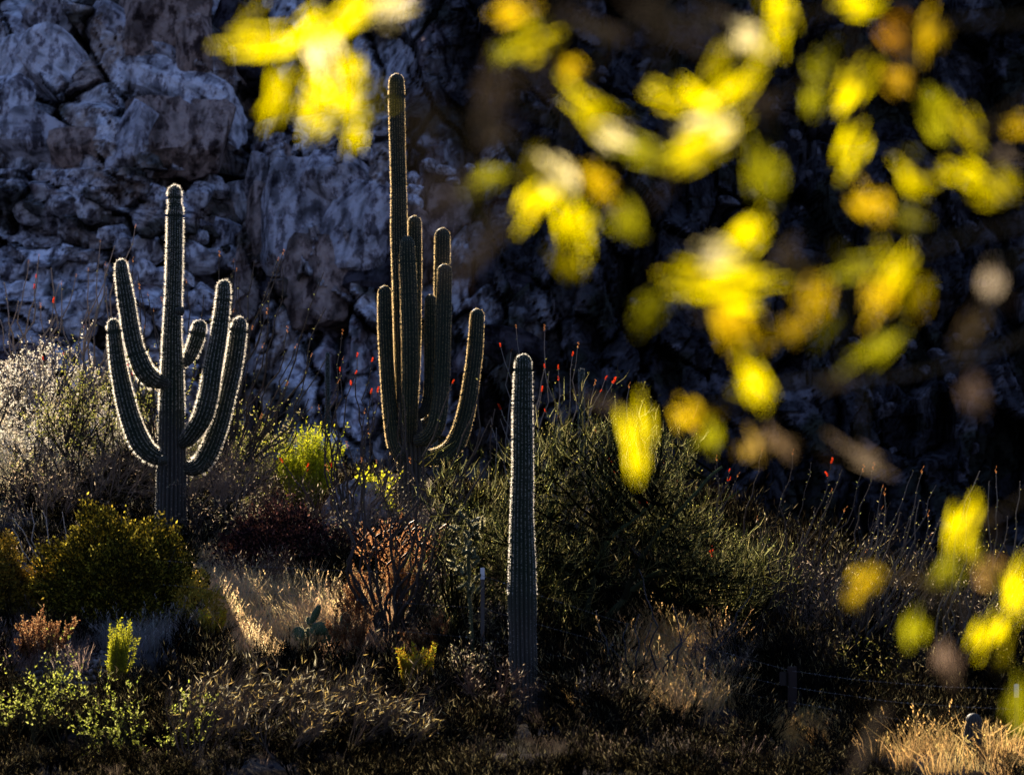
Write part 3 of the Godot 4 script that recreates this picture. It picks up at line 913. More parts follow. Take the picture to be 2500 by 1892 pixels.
# a rounded shrub: small leaves thick in the outer shell of a dome with lumps and gaps
func dome_shrub(called: String, label: String, base: Vector3, size: Vector3, n: int, leaf: float, cols: Array, twig: Color, seed_: float) -> Node3D:
	var t := thing(called, label, "shrub", base)
	var w := Mesher.new()
	var l := Mesher.new()
	for i in 60:
		var a := rnd(0, TAU)
		var tip := Vector3(cos(a) * rnd(0.2, 0.85) * size.x, rnd(0.35, 0.9) * size.y, sin(a) * rnd(0.2, 0.85) * size.z)
		w.tube(wand(Vector3(rnd(-0.1, 0.1), 0, rnd(-0.1, 0.1)), tip, Vector3(tip.x * 0.15, -0.1, tip.z * 0.15), 6, 0.2), 0.014, 0.004, 3, tint(twig, 0.3))
	var made := 0
	var o := Mesher.new()
	while made < n:
		var d := rdir()
		if d.y < -0.25:
			continue
		var lump := 1.0 + noise_b.get_noise_3dv(d * 4.0 + Vector3(seed_, 0, 0)) * 0.42 + noise_c.get_noise_3dv(d * 5.0) * 0.16
		var r := pow(rng.randf(), 0.2) * lump
		var q := Vector3(d.x * size.x, maxf(0.02, d.y * size.y * 0.8 + size.y * 0.2), d.z * size.z) * r
		if noise_b.get_noise_3dv(q * 5.0) < -0.3:
			continue
		var a := (d * 0.8 + rdir() + Vector3(0, 0.4, 0)).normalized()
		var col: Color = cols[rng.randi() % cols.size()]
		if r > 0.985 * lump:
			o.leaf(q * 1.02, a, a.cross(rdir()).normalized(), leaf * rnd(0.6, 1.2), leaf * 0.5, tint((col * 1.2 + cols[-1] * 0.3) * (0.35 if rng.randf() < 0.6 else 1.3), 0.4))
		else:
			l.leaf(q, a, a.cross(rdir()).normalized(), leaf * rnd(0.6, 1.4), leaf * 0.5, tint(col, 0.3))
		made += 1
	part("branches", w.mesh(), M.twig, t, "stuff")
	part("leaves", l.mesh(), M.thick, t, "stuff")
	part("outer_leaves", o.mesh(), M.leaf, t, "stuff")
	return t

func build_palo_verde() -> void:
	var d := 53.5
	var base := ground_pixel(1345, 1735)
	base = ground_u(1345, -base.z + 3.2)
	d = -base.z
	var t := thing("palo_verde_tree", "large green tree of fine upswept twigs right of the armless saguaro column", "tree", base)
	var limbs := [
		[[1345, 1750, 0], [1390, 1650, 0], [1428, 1587, 0], [1520, 1465, -0.3], [1635, 1376, -0.5], [1750, 1290, -0.6]],
		[[1345, 1750, 0], [1330, 1600, -0.3], [1316, 1411, -0.5], [1336, 1258, -0.7], [1350, 1150, -0.8]],
		[[1345, 1750, 0], [1300, 1640, -0.6], [1230, 1520, -0.9], [1180, 1380, -1.1], [1140, 1240, -1.2]],
		[[1345, 1750, 0], [1400, 1600, -0.9], [1450, 1420, -1.3], [1500, 1270, -1.5], [1530, 1150, -1.6]],
		[[1345, 1750, 0], [1440, 1650, -0.7], [1580, 1560, -1.2], [1720, 1440, -1.4], [1850, 1330, -1.4]],
		[[1428, 1587, 0], [1440, 1450, 0.3], [1480, 1330, 0.5], [1600, 1230, 0.6]],
		[[1520, 1465, -0.3], [1580, 1340, 0.2], [1680, 1220, 0.3], [1760, 1140, 0.2]],
		[[1345, 1750, 0], [1270, 1680, 0.2], [1180, 1640, 0.2], [1110, 1600, 0.1]],
	]
	var twigs := Mesher.new()
	var leaves := Mesher.new()
	var twig_cols := [Color(0.009, 0.012, 0.007), Color(0.013, 0.016, 0.008), Color(0.3, 0.28, 0.12), Color(0.01, 0.011, 0.009)]  # near-black twigs and one pale entry: sun glints put into the colour
	var bark := Color(0.03, 0.03, 0.022)
	var lines := []
	for L in limbs:
		var pts := []
		for q in L:
			pts.append([at_pixel(q[0], q[1], d - q[2]) - base, 0.1])
		pts[0][0].y = minf(pts[0][0].y, 0.0) if L[0][1] == 1750 else pts[0][0].y
		var path := spline(pts, 0.15)
		var line := PackedVector3Array()
		for q in path:
			line.push_back(q[0] + rdir() * 0.02)
		var m := Mesher.new()
		m.tube(line, 0.085 if L[0][1] == 1750 else 0.045, 0.02, 7, bark, Color(0.07, 0.085, 0.04))
		part("limb", m.mesh(), M.wood, t)
		# brooms of fine twigs, sweeping up and to the right
		var n := line.size()
		for i in range(int(n * 0.3), n):
			lines.append(line[i])
	# an opening cut into the crown along the sun direction, added to light the grass
	var gap_from := ground_pixel(1640, 1655) + Vector3(0, 0.2, 0) - base
	var gap_dir := Vector3(sin(deg_to_rad(SUN_TURN)) * cos(deg_to_rad(SUN_ELEVATION)), sin(deg_to_rad(SUN_ELEVATION)), -cos(deg_to_rad(SUN_TURN)) * cos(deg_to_rad(SUN_ELEVATION)))
	# side branches reach from the limbs through the whole crown, each with its broom of fine twigs
	var made := 0
	while made < 440:
		var f := rng.randf()
		var u := lerpf(1065, 1900, f) + rnd(-70, 40)
		var top := 1010.0 + 70.0 * sin(f * 9.0) + 260.0 * smoothstep(0.62, 1.0, f) + 60.0 * smoothstep(0.25, 0.0, f) + rnd(-30, 60)
		var v := lerpf(top + 60.0, 1610.0 - 20.0 * f, pow(rng.randf(), 1.1))
		var depth := rnd(-1.4, 1.1)
		if u > 1400 and v > 1470 and u < 1800:
			continue
		var p0 := at_pixel(u, v, d - depth) - base
		if noise_b.get_noise_3dv(p0 * 1.6) < -0.2 + 0.25 * smoothstep(0.5, 1.0, f):
			continue
		if (p0 - gap_from - gap_dir * (p0 - gap_from).dot(gap_dir)).length() < 0.75:
			continue
		made += 1
		var near: Vector3 = lines[0]
		for z in lines:
			if z.distance_squared_to(p0) < near.distance_squared_to(p0) and z.y < p0.y + 0.1:
				near = z
		var dir := (p0 - near)
		if dir.length() > 1.3:
			near = p0 - dir.normalized() * 1.3
			dir = p0 - near
		var bp := wand(near, p0, Vector3(0, -0.08, 0), 4, 0.12)
		twigs.tube(bp, 0.02, 0.006, 4, tint(Color(0.03, 0.032, 0.016), 0.5))
		for b in 5:
			var g0 := 1.2 + 2.7 * rng.randf()
			var s0 := mini(int(g0), 3)
			var p1 := bp[s0].lerp(bp[s0 + 1], g0 - s0)
			var bd := (dir.normalized() * 0.4 + Vector3(0.25, 0.6, 0) + rdir() * 0.8).normalized()
			var sp := wand(p1, p1 + bd * rnd(0.3, 0.65), rdir() * 0.06, 4, 0.08)
			twigs.tube(sp, 0.008, 0.003, 3, twig_cols[2] if rng.randf() < 0.3 else twig_cols[1])
			for q in 11:
				var g := 4.0 * pow(rng.randf(), 0.7)
				var si := mini(int(g), 3)
				var p := sp[si].lerp(sp[si + 1], g - si)
				var td := (bd * 0.6 + Vector3(0.15, 0.6, 0) + rdir() * 0.75).normalized()
				var tl := rnd(0.1, 0.3)
				var bend := (Vector3(0.12, 0.3, 0) + rdir() * 0.4) * 0.4
				twigs.blade(p, td, bend, td.cross(rdir()).normalized(), tl, rnd(0.004, 0.0065), tint(twig_cols[rng.randi() % 4], 0.4))
				for w in 2:
					var lp := p + td * tl * rnd(0.2, 0.95) + bend * tl * 0.3
					var ld := (td + rdir()).normalized()
					leaves.leaf(lp, ld, ld.cross(rdir()).normalized(), rnd(0.015, 0.034), 0.011, tint(Color(0.5, 0.48, 0.12) if rng.randf() < 0.14 else Color(0.025, 0.03, 0.012), 0.5))  # the few pale leaves are painted glints
	part("twigs", twigs.mesh(), M.blade, t, "stuff")
	part("leaves", leaves.mesh(), M.leaf, t, "stuff")

func build_shrubs() -> void:
	var olive := [Color(0.045, 0.043, 0.01), Color(0.028, 0.028, 0.009), Color(0.22, 0.17, 0.02)]
	var brown := Color(0.06, 0.05, 0.04)
	# the two rounded shrubs at the left
	var b := ground_pixel(285, 1535)
	dome_shrub("rounded_shrub", "big rounded dark shrub with a glowing yellow-green rim, before the five-armed saguaro", b, Vector3(metres(195, -b.z), metres(255, -b.z), 1.3), 52000, 0.062, olive, brown, 3.0)
	b = ground_pixel(-10, 1500)
	dome_shrub("rounded_shrub", "orange-lit rounded shrub cut by the left edge of the picture", b, Vector3(metres(85, -b.z), metres(165, -b.z), 0.9), 18000, 0.058, [Color(0.2, 0.13, 0.02), Color(0.05, 0.045, 0.012), Color(0.26, 0.18, 0.03)], brown, 8.0)
	b = ground_pixel(120, 1500)
	dome_shrub("rounded_shrub", "low amber-leaved shrub tucked left of the big rounded dark shrub", b, Vector3(metres(80, -b.z), metres(120, -b.z), 0.6), 7000, 0.05, [Color(0.4, 0.24, 0.03), Color(0.3, 0.2, 0.03)], brown, 12.0)
	b = ground_pixel(480, 1535)
	dome_shrub("rounded_shrub", "small amber shrub at the right foot of the big rounded dark shrub", b, Vector3(metres(60, -b.z), metres(130, -b.z), 0.5), 6000, 0.045, [Color(0.45, 0.3, 0.04), Color(0.3, 0.24, 0.04)], brown, 16.0)
	# purple-red leafy shrub
	b = ground_u(690, 60.0)
	dome_shrub("purple_shrub", "dense purple-brown shrub between the two big saguaros", b, Vector3(metres(175, -b.z), metres(160, -b.z), 0.8), 15000, 0.065, [Color(0.022, 0.012, 0.014), Color(0.015, 0.01, 0.012), Color(0.13, 0.055, 0.04)], Color(0.04, 0.03, 0.03), 21.0)  # the last, brighter leaf colour paints in sun glints
	# bright yellow-green shrub
	b = ground_u(745, 66)
	shrub("brittlebush", "bright yellow-green feathery shrub glowing between the two big saguaros", "shrub", b, metres(200, 66), 1.35, 34, {"levels": 2, "kids": 5, "angle": 0.45, "shrink": 0.62, "wiggle": 0.1, "pull": Vector3(0, 0.5, 0), "leaf_n": 22, "leaf_len": 0.06, "leaf_w": 0.016, "leaf_cols": [Color(0.5, 0.54, 0.02), Color(0.62, 0.58, 0.03), Color(0.28, 0.32, 0.02)], "twig_col": Color(0.25, 0.24, 0.06), "rad": 0.012})
	b = ground_u(905, 62.5)
	shrub("brittlebush", "small yellow-leaved shrub before the grey boulder by the tallest saguaro", "shrub", b, metres(170, 62), 0.9, 8, {"levels": 2, "kids": 4, "angle": 0.7, "shrink": 0.62, "wiggle": 0.15, "pull": Vector3(0, 0.3, 0), "leaf_n": 10, "leaf_len": 0.07, "leaf_w": 0.035, "leaf_cols": [Color(0.65, 0.6, 0.03), Color(0.5, 0.5, 0.04)], "twig_col": Color(0.12, 0.1, 0.06), "rad": 0.012})
	# grey boulders
	for q in [[880, 1235, 62.5, 0.55, "grey boulder showing left of the tallest saguaro's foot"], [35, 1485, 57.0, 0.42, "dark grey rock lying below the shrubs at the left edge"], [800, 1265, 61.5, 0.36, "lower grey stone before the boulder left of the tallest saguaro"]]:
		var g := ground_u(q[0], q[2])
		var o := thing("boulder_stone", q[4], "boulder", g)
		var rk := part("stone", rock_mesh(300 + int(q[0]), Vector3(1.05, 1.15, 0.8), Color(0.3, 0.3, 0.32), Color(0.13, 0.12, 0.12)), M.stone, o)
		rk.scale = Vector3.ONE * q[3] * 1.25
		rk.position.y = q[3] * 0.6
		rk.rotation.y = q[0]
	# leafy desert brush behind and round the saguaros
	var thorny := {"levels": 3, "kids": 4, "angle": 0.85, "shrink": 0.68, "wiggle": 0.22, "pull": Vector3(0.05, 0.2, 0), "leaf_n": 9, "chance": 0.6, "leaf_len": 0.05, "leaf_w": 0.018, "leaf_cols": [Color(0.42, 0.42, 0.08), Color(0.2, 0.21, 0.05), Color(0.5, 0.42, 0.22)], "twig_col": Color(0.055, 0.046, 0.04), "rad": 0.022}
	var pale := thorny.duplicate()
	pale.leaf_cols = [Color(0.8, 0.72, 0.58), Color(0.4, 0.34, 0.25), Color(0.85, 0.8, 0.68)]
	pale.leaf_n = 13
	pale.leaf_len = 0.055
	pale.twig_col = Color(0.13, 0.11, 0.09)
	pale.levels = 3
	var bare := thorny.duplicate()
	bare.leaf_n = 2
	bare.twig_col = Color(0.08, 0.066, 0.056)
	bare.leaf_cols = [Color(0.4, 0.36, 0.2), Color(0.5, 0.38, 0.25)]
	var dim := bare.duplicate()  # darker copy for the right side, its shade put into the colours
	dim.leaf_n = 3
	dim.leaf_cols = [Color(0.1, 0.09, 0.02), Color(0.05, 0.055, 0.015), Color(0.34, 0.28, 0.08)]
	dim.twig_col = Color(0.028, 0.025, 0.022)
	var murk := bare.duplicate()  # twig copy with right-hand shade painted into its colours
	murk.twig_col = Color(0.055, 0.047, 0.04)
	murk.leaf_n = 1
	murk.leaf_cols = [Color(0.06, 0.05, 0.03), Color(0.3, 0.24, 0.12), Color(0.05, 0.04, 0.03)]
	for q in [
		[30, 72.0, 230, 2.0, 8, pale, "bleached straw-coloured brush at the far left behind the rounded shrubs"],
		[140, 74.0, 260, 2.2, 8, pale, "sunlit cream brush glowing left of the five-armed saguaro"],
		[215, 70.0, 190, 1.8, 7, pale, "low whitish brush under the five-armed saguaro's left arm"],
		[-60, 70.0, 260, 2.0, 8, pale, "pale brush cut by the picture's left edge"],
		[90, 67.0, 200, 1.8, 7, pale, "ragged beige brush before the cream brush at the left"],
		[190, 66.0, 340, 2.4, 8, thorny, "yellow-green leafed thorn bush left of the five-armed saguaro's trunk"],
		[310, 67.0, 350, 2.2, 8, thorny, "tangled green thorn bush behind the five-armed saguaro's lower left arm"],
		[80, 64.0, 180, 1.6, 6, bare, "dark twiggy bush in front of the beige brush at the left"],
		[545, 66.0, 260, 2.0, 8, thorny, "thorn bush with pale leaflets right of the five-armed saguaro"],
		[640, 67.0, 260, 1.8, 7, thorny, "grey-green thorn bush left of the bright yellow-green shrub"],
		[505, 62.0, 180, 1.5, 6, bare, "low dark twiggy bush at the five-armed saguaro's right foot"],
		[600, 61.0, 180, 1.5, 6, bare, "tangle of brown twigs above the purple-brown shrub"],
		[800, 60.0, 150, 1.4, 6, bare, "brown twiggy bush behind the purple-brown shrub's right end"],
		[1060, 61.0, 230, 1.6, 6, bare, "twiggy bush right of the tallest saguaro's foot"],
		[1120, 58.0, 190, 1.5, 7, bare, "dense dark twigs between the tallest saguaro and the armless column"],
		[1010, 56.0, 150, 1.4, 6, bare, "dry twigs in front of the tallest saguaro's foot"],
		[1100, 54.0, 200, 1.6, 7, bare, "shaded twiggy bush left of the armless column's lower half"],
		[1180, 53.0, 160, 1.2, 6, bare, "shadowed brush touching the armless column's left side"],
		[1150, 50.5, 170, 1.5, 7, bare, "dark brush left of the armless column's foot"],
		[1420, 50.0, 120, 1.5, 6, bare, "dark brush right of the armless column's foot"],
		[1850, 58.0, 190, 1.6, 7, murk, "grey twiggy bush at the green tree's right edge"],
		[1960, 56.0, 240, 1.9, 8, murk, "dark twiggy bush behind the wooden fence post"],
		[2080, 55.0, 260, 2.0, 8, dim, "olive thorn bush in the dark thicket right of the fence post"],
		[2210, 55.0, 280, 2.0, 8, murk, "brown thicket bush under the silver ocotillo stems"],
		[2330, 54.0, 280, 2.0, 8, dim, "yellowish thorn bush under the long bright ocotillo wands"],
		[2460, 54.0, 280, 2.0, 8, murk, "dark bush filling the right edge"],
		[1990, 51.0, 200, 1.7, 7, murk, "low thicket right behind the wooden fence post"],
		[2130, 50.5, 230, 1.8, 8, dim, "leafy dark bush midway between fence post and steel post"],
		[2270, 50.0, 220, 1.7, 8, murk, "dark tangle left of the dome-topped cactus"],
		[2420, 50.0, 220, 1.7, 8, dim, "bush behind the white-tipped steel post at the right"],
		[1780, 51.5, 190, 1.6, 7, murk, "twiggy bush left of the wooden fence post"],
		[1700, 50.0, 110, 1.3, 6, murk, "low dark twigs in front of the golden grass"],
	]:
		var g := ground_u(q[0], q[1])
		shrub("desert_bush", q[6], "shrub", g, metres(q[2], q[1]), q[3], q[4], q[5], "twiggy desert bushes")
	# bare grey-brown tangles round the saguaros and through the thicket on the right
	var tangle := {"levels": 3, "kids": 5, "angle": 0.75, "shrink": 0.7, "wiggle": 0.28, "pull": Vector3(0.2, 0.2, 0), "leaf_n": 1, "leaf_len": 0.06, "leaf_w": 0.012, "leaf_cols": [Color(0.5, 0.42, 0.3), Color(0.3, 0.22, 0.14)], "twig_col": Color(0.24, 0.2, 0.17), "rad": 0.013, "align": 1.0, "chance": 0.35}
	var brown_tangle := tangle.duplicate()
	brown_tangle.twig_col = Color(0.17, 0.115, 0.085)
	var shade_tangle := tangle.duplicate()
	shade_tangle.twig_col = Color(0.15, 0.125, 0.105)  # same tangle with the shade of the thicket put into the twig colour
	for q in [
		[260, 64.5, 250, 2.0, 6, tangle, "pale bare tangle before the five-armed saguaro's lower left arm"],
		[130, 63.0, 230, 2.2, 6, tangle, "grey bare tangle above the rounded dark shrub's left side"],
		[480, 63.5, 230, 1.8, 6, tangle, "grey bare tangle at the right foot of the five-armed saguaro"],
		[570, 64.0, 270, 1.8, 6, tangle, "leaning bare tangle left of the bright yellow-green shrub"],
		[660, 61.5, 190, 1.6, 5, brown_tangle, "brown bare tangle just above the purple-brown shrub"],
		[790, 61.0, 210, 1.6, 5, brown_tangle, "bare brown twigs before the grey boulder"],
		[930, 61.0, 260, 1.7, 6, tangle, "bare twigs crossing in front of the tallest saguaro's trunk"],
		[1050, 59.5, 230, 1.6, 6, tangle, "silvery bare tangle between the tallest saguaro and the green tree"],
		[620, 58.0, 150, 1.5, 5, brown_tangle, "dry brown twigs standing over the purple-brown shrub's left end"],
		[1130, 55.5, 260, 1.6, 6, brown_tangle, "brown bare tangle left of the armless column"],
		[1050, 53.5, 200, 1.6, 5, brown_tangle, "low brown tangle between the dark ocotillo fan and the steel post"],
		[1880, 55.0, 260, 1.9, 6, shade_tangle, "dim bare tangle at the right end of the green tree"],
		[2010, 53.5, 300, 1.9, 6, shade_tangle, "tall dim tangle behind the wooden fence post"],
		[2160, 53.0, 300, 2.0, 6, shade_tangle, "dim bare tangle among the silver ocotillo stems"],
		[2300, 52.5, 300, 2.0, 6, shade_tangle, "dim bare tangle among the long bright ocotillo wands"],
		[2440, 52.0, 300, 2.0, 6, shade_tangle, "dim bare tangle at the right edge of the thicket"],
		[1790, 50.5, 200, 1.7, 5, shade_tangle, "low dim tangle between the golden grass and the fence post"],
		[1430, 48.5, 150, 1.6, 5, shade_tangle, "low dim tangle right of the armless column's foot"],
		[1160, 48.5, 170, 1.6, 5, brown_tangle, "low brown tangle left of the armless column's foot"],
	]:
		var g := ground_u(q[0], q[1])
		shrub("bare_bush", q[6], "shrub", g, metres(q[2], q[1]), q[3], q[4], q[5], "bare tangled bushes")
	# foreground twig thicket
	var fore := {"levels": 3, "kids": 4, "angle": 0.42, "shrink": 0.72, "wiggle": 0.18, "pull": Vector3(0.35, 0.3, 0), "leaf_n": 2, "leaf_len": 0.11, "leaf_w": 0.009, "leaf_cols": [Color(0.6, 0.52, 0.34), Color(0.5, 0.36, 0.12), Color(0.1, 0.07, 0.04)], "twig_col": Color(0.13, 0.105, 0.085), "rad": 0.012, "align": 0.9, "chance": 0.2}  # narrow pale leaves stand in for the lit edges of the twigs
	var leafy := fore.duplicate()
	leafy.angle = 0.7
	leafy.leaf_n = 8
	leafy.twig_col = Color(0.06, 0.055, 0.03)
	leafy.leaf_len = 0.042
	leafy.leaf_w = 0.016
	leafy.align = 0.8
	leafy.chance = 0.17
	leafy.leaf_cols = [Color(0.5, 0.54, 0.08), Color(0.56, 0.56, 0.16), Color(0.3, 0.34, 0.05)]
	leafy.pull = Vector3(0.05, 0.25, 0)
	for q in [
		[60, 45.5, 250, 1.6, 6, leafy, "leafy green bush in the bottom left corner"],
		[170, 46.0, 230, 1.5, 5, leafy, "sprig-covered green bush right of the bottom left corner"],
		[290, 45.2, 230, 1.6, 6, leafy, "green-leafed bush below the small yellow-green bush"],
		[390, 45.8, 230, 1.5, 5, leafy, "thin green sprigs along the bottom left of the thicket"],
		[480, 45.0, 240, 1.7, 7, fore, "bare shining twigs along the bottom below the sunlit grass"],
		[600, 45.5, 260, 1.8, 7, fore, "bare tan twigs at the bottom below the prickly pear"],
		[700, 45.0, 250, 1.8, 7, fore, "thick spray of dry twigs along the bottom edge"],
		[810, 45.5, 270, 1.8, 7, fore, "leaning dry twigs at the bottom centre-left"],
		[910, 46.5, 230, 1.6, 6, fore, "dry twig spray below the rust-red dry shrubs"],
		[540, 47.5, 200, 1.5, 6, fore, "dark twigs behind the bottom thicket, below the sunlit grass"],
		[750, 48.0, 190, 1.5, 6, fore, "dark twigs behind the bottom thicket, below the pads"],
		[980, 46.0, 160, 1.3, 5, fore, "last low twig spray before the black ground at the bottom"],
	]:
		var g := ground_u(q[0], q[1])
		shrub("twiggy_bush", q[6], "shrub", g, metres(q[2], q[1]) * rnd(0.55, 1.05), q[3] * 1.2, q[4] + 2, q[5], "twiggy bushes along the bottom")
	# little upright yellow-green bush
	b = ground_pixel(285, 1705)
	var up := {"levels": 1, "kids": 7, "angle": 0.3, "shrink": 0.55, "wiggle": 0.06, "pull": Vector3(0, 0.7, 0), "leaf_n": 40, "leaf_len": 0.045, "leaf_w": 0.012, "leaf_cols": [Color(0.5, 0.48, 0.03), Color(0.35, 0.36, 0.03)], "twig_col": Color(0.2, 0.18, 0.05), "rad": 0.01}
	shrub("upright_bush", "small upright yellow-green bush standing by the gravel patch", "shrub", b, metres(150, -b.z), 0.55, 26, up)
	b = ground_pixel(1010, 1725)
	up = up.duplicate()
	up.leaf_cols = [Color(0.6, 0.42, 0.03), Color(0.5, 0.5, 0.04), Color(0.5, 0.25, 0.03)]
	shrub("upright_bush", "small orange and yellow bush left of the armless column's shaded foot", "shrub", b, metres(120, -b.z), 0.7, 22, up)
	b = ground_pixel(520, 1600)
	shrub("upright_bush", "small gold-tipped bush at the left end of the sunlit grass", "shrub", b, metres(90, -b.z), 0.5, 14, up)
	# rusty dry shrubs
	var rust := {"levels": 2, "kids": 6, "angle": 0.4, "shrink": 0.6, "wiggle": 0.1, "pull": Vector3(0, 0.5, 0), "leaf_n": 15, "leaf_len": 0.028, "leaf_w": 0.018, "leaf_cols": [Color(0.32, 0.15, 0.06), Color(0.22, 0.09, 0.04), Color(0.45, 0.28, 0.13)], "twig_col": Color(0.14, 0.08, 0.06), "rad": 0.01}
	for q in [[880, 1560, 150, 0.9, 12, "rust-brown dry shrub left of the dark ocotillo fan"], [985, 1545, 190, 0.45, 10, "tall narrow rust-coloured dry shrub inside the dark ocotillo fan"], [850, 1640, 120, 0.9, 10, "low russet dry shrub right of the prickly pear"], [1040, 1620, 110, 0.9, 10, "faded brown dry shrub below the dark ocotillo fan"], [100, 1640, 120, 1.2, 12, "reddish dry clump at the left above the gravel patch"]]:
		var g := ground_pixel(q[0], q[1])
		shrub("dry_shrub", q[5], "shrub", g, metres(q[2], -g.z), q[3], q[4], rust, "rust-coloured dry shrubs")

# low brush that covers the ground between the shrubs: nobody could count it
func build_undergrowth() -> void:
	var keep := rng.state
	var prm := {"levels": 2, "kids": 5, "angle": 0.5, "shrink": 0.7, "wiggle": 0.2, "pull": Vector3(0.25, 0.3, 0), "leaf_n": 2, "leaf_len": 0.1, "leaf_w": 0.008, "leaf_cols": [Color(0.03, 0.022, 0.012), Color(0.02, 0.02, 0.01), Color(0.025, 0.02, 0.014), Color(0.04, 0.03, 0.015), Color(0.4, 0.33, 0.16)], "twig_col": Color(0.014, 0.012, 0.012), "rad": 0.012, "align": 1.8, "chance": 0.7}  # thin leaves, few of them pale, paint in lit twig strokes
	var clumps := []
	for k in 4:
		rng.seed = 800 + k
		var w := Mesher.new()
		for i in 9:
			var a := rnd(0, TAU)
			grow(w, w, Vector3(cos(a) * 0.12, 0, sin(a) * 0.12), Vector3(cos(a) * 0.6, 1, sin(a) * 0.6).normalized(), rnd(0.3, 0.45), 0.011, 0, prm)
		clumps.append(w.mesh())
	rng.state = keep
	# open places that stay clear, as [u, v, half width, half height]
	var open_ := [[680, 1540, 240, 100], [180, 1670, 150, 80], [350, 1570, 150, 50], [1650, 1680, 190, 110], [2330, 1875, 240, 45], [540, 1420, 90, 90], [1278, 1780, 55, 60], [1934, 1800, 60, 60], [2375, 1880, 70, 60], [1178, 1700, 40, 60], [90, 1120, 170, 90], [1010, 1560, 120, 60]]
	for k in 4:
		var spots := []
		for i in 1500:
			var d := 41.0 + 31.0 * pow(rng.randf(), 1.0)
			var half := HX * d * 1.2
			var p := ground_point(rnd(-half, half), d)
			var s := to_pixel(p)
			var keep_out := false
			for z in open_:
				if Vector2((s.x - z[0]) / z[2], (s.y - z[1]) / z[3]).length() < 1.0:
					keep_out = true
			if not keep_out and noise_b.get_noise_2d(p.x * 1.5, p.z * 1.5) > -0.12:
				spots.append(p)
		var mm := MultiMesh.new()
		mm.transform_format = MultiMesh.TRANSFORM_3D
		mm.use_colors = true
		mm.mesh = clumps[k]
		mm.instance_count = spots.size()
		for i in spots.size():
			var sc := rnd(0.45, 1.0) * (1.0 if spots[i].z < -46 else 0.7) * (1.0 + 0.6 * smoothstep(-3.0, 1.5, spots[i].x) * smoothstep(47.0, 51.0, -spots[i].z))
			mm.set_instance_transform(i, Transform3D(Basis(Vector3.UP, rnd(0, TAU)).scaled(Vector3(sc, sc * rnd(0.7, 1.1), sc)), spots[i] - Vector3(0, 0.03, 0)))
			mm.set_instance_color(i, Color(1, 1, 1) * (0.15 + 0.95 * pow(rng.randf(), 1.6)))
		var mi := MultiMeshInstance3D.new()
		mi.name = ["undergrowth", "dry_brush", "low_scrub", "twiggy_litter"][k]
		mi.multimesh = mm
		mi.material_override = M.twig
		mi.set_meta("kind", "stuff")
		mi.set_meta("label", ["dark low brush filling the gaps between the shrubs", "dry twiggy brush spread over the shaded ground", "low olive-brown scrub between the taller bushes", "tangled dead twigs lying over the ground"][k])
		mi.set_meta("category", "undergrowth")
		add_child(mi, true)

# ------------------------------------------------------------------ cholla, prickly pear

func cholla(label: String, base: Vector3, joints: Array, d: float, col: Color, glow: Color, rad: float) -> void:
	var t := thing("cholla_cactus", label, "cactus", base)
	for q in joints:
		var a := at_pixel(q[0], q[1], d - q[4]) - base
		var b := at_pixel(q[2], q[3], d - q[4] + rnd(-0.1, 0.1)) - base
		var m := Mesher.new()
		m.tube(wand(a, b, rdir() * 0.03, 5, 0.03), rad, rad * 0.7, 7, col)
		var j := part("joint", m.mesh(), M.skin, t)
		var s := Mesher.new()
		var n := int(a.distance_to(b) / 0.0016)
		for i in n:
			var o := rdir()
			var p := a.lerp(b, rng.randf()) + o * rad * 0.8
			s.spike(p, p + (o + rdir() * 0.4).normalized() * rnd(0.015, 0.035), o.cross(rdir()).normalized(), 0.0035, tint(glow, 0.15))
		part("spines", s.mesh(), M.spine, j, "stuff")

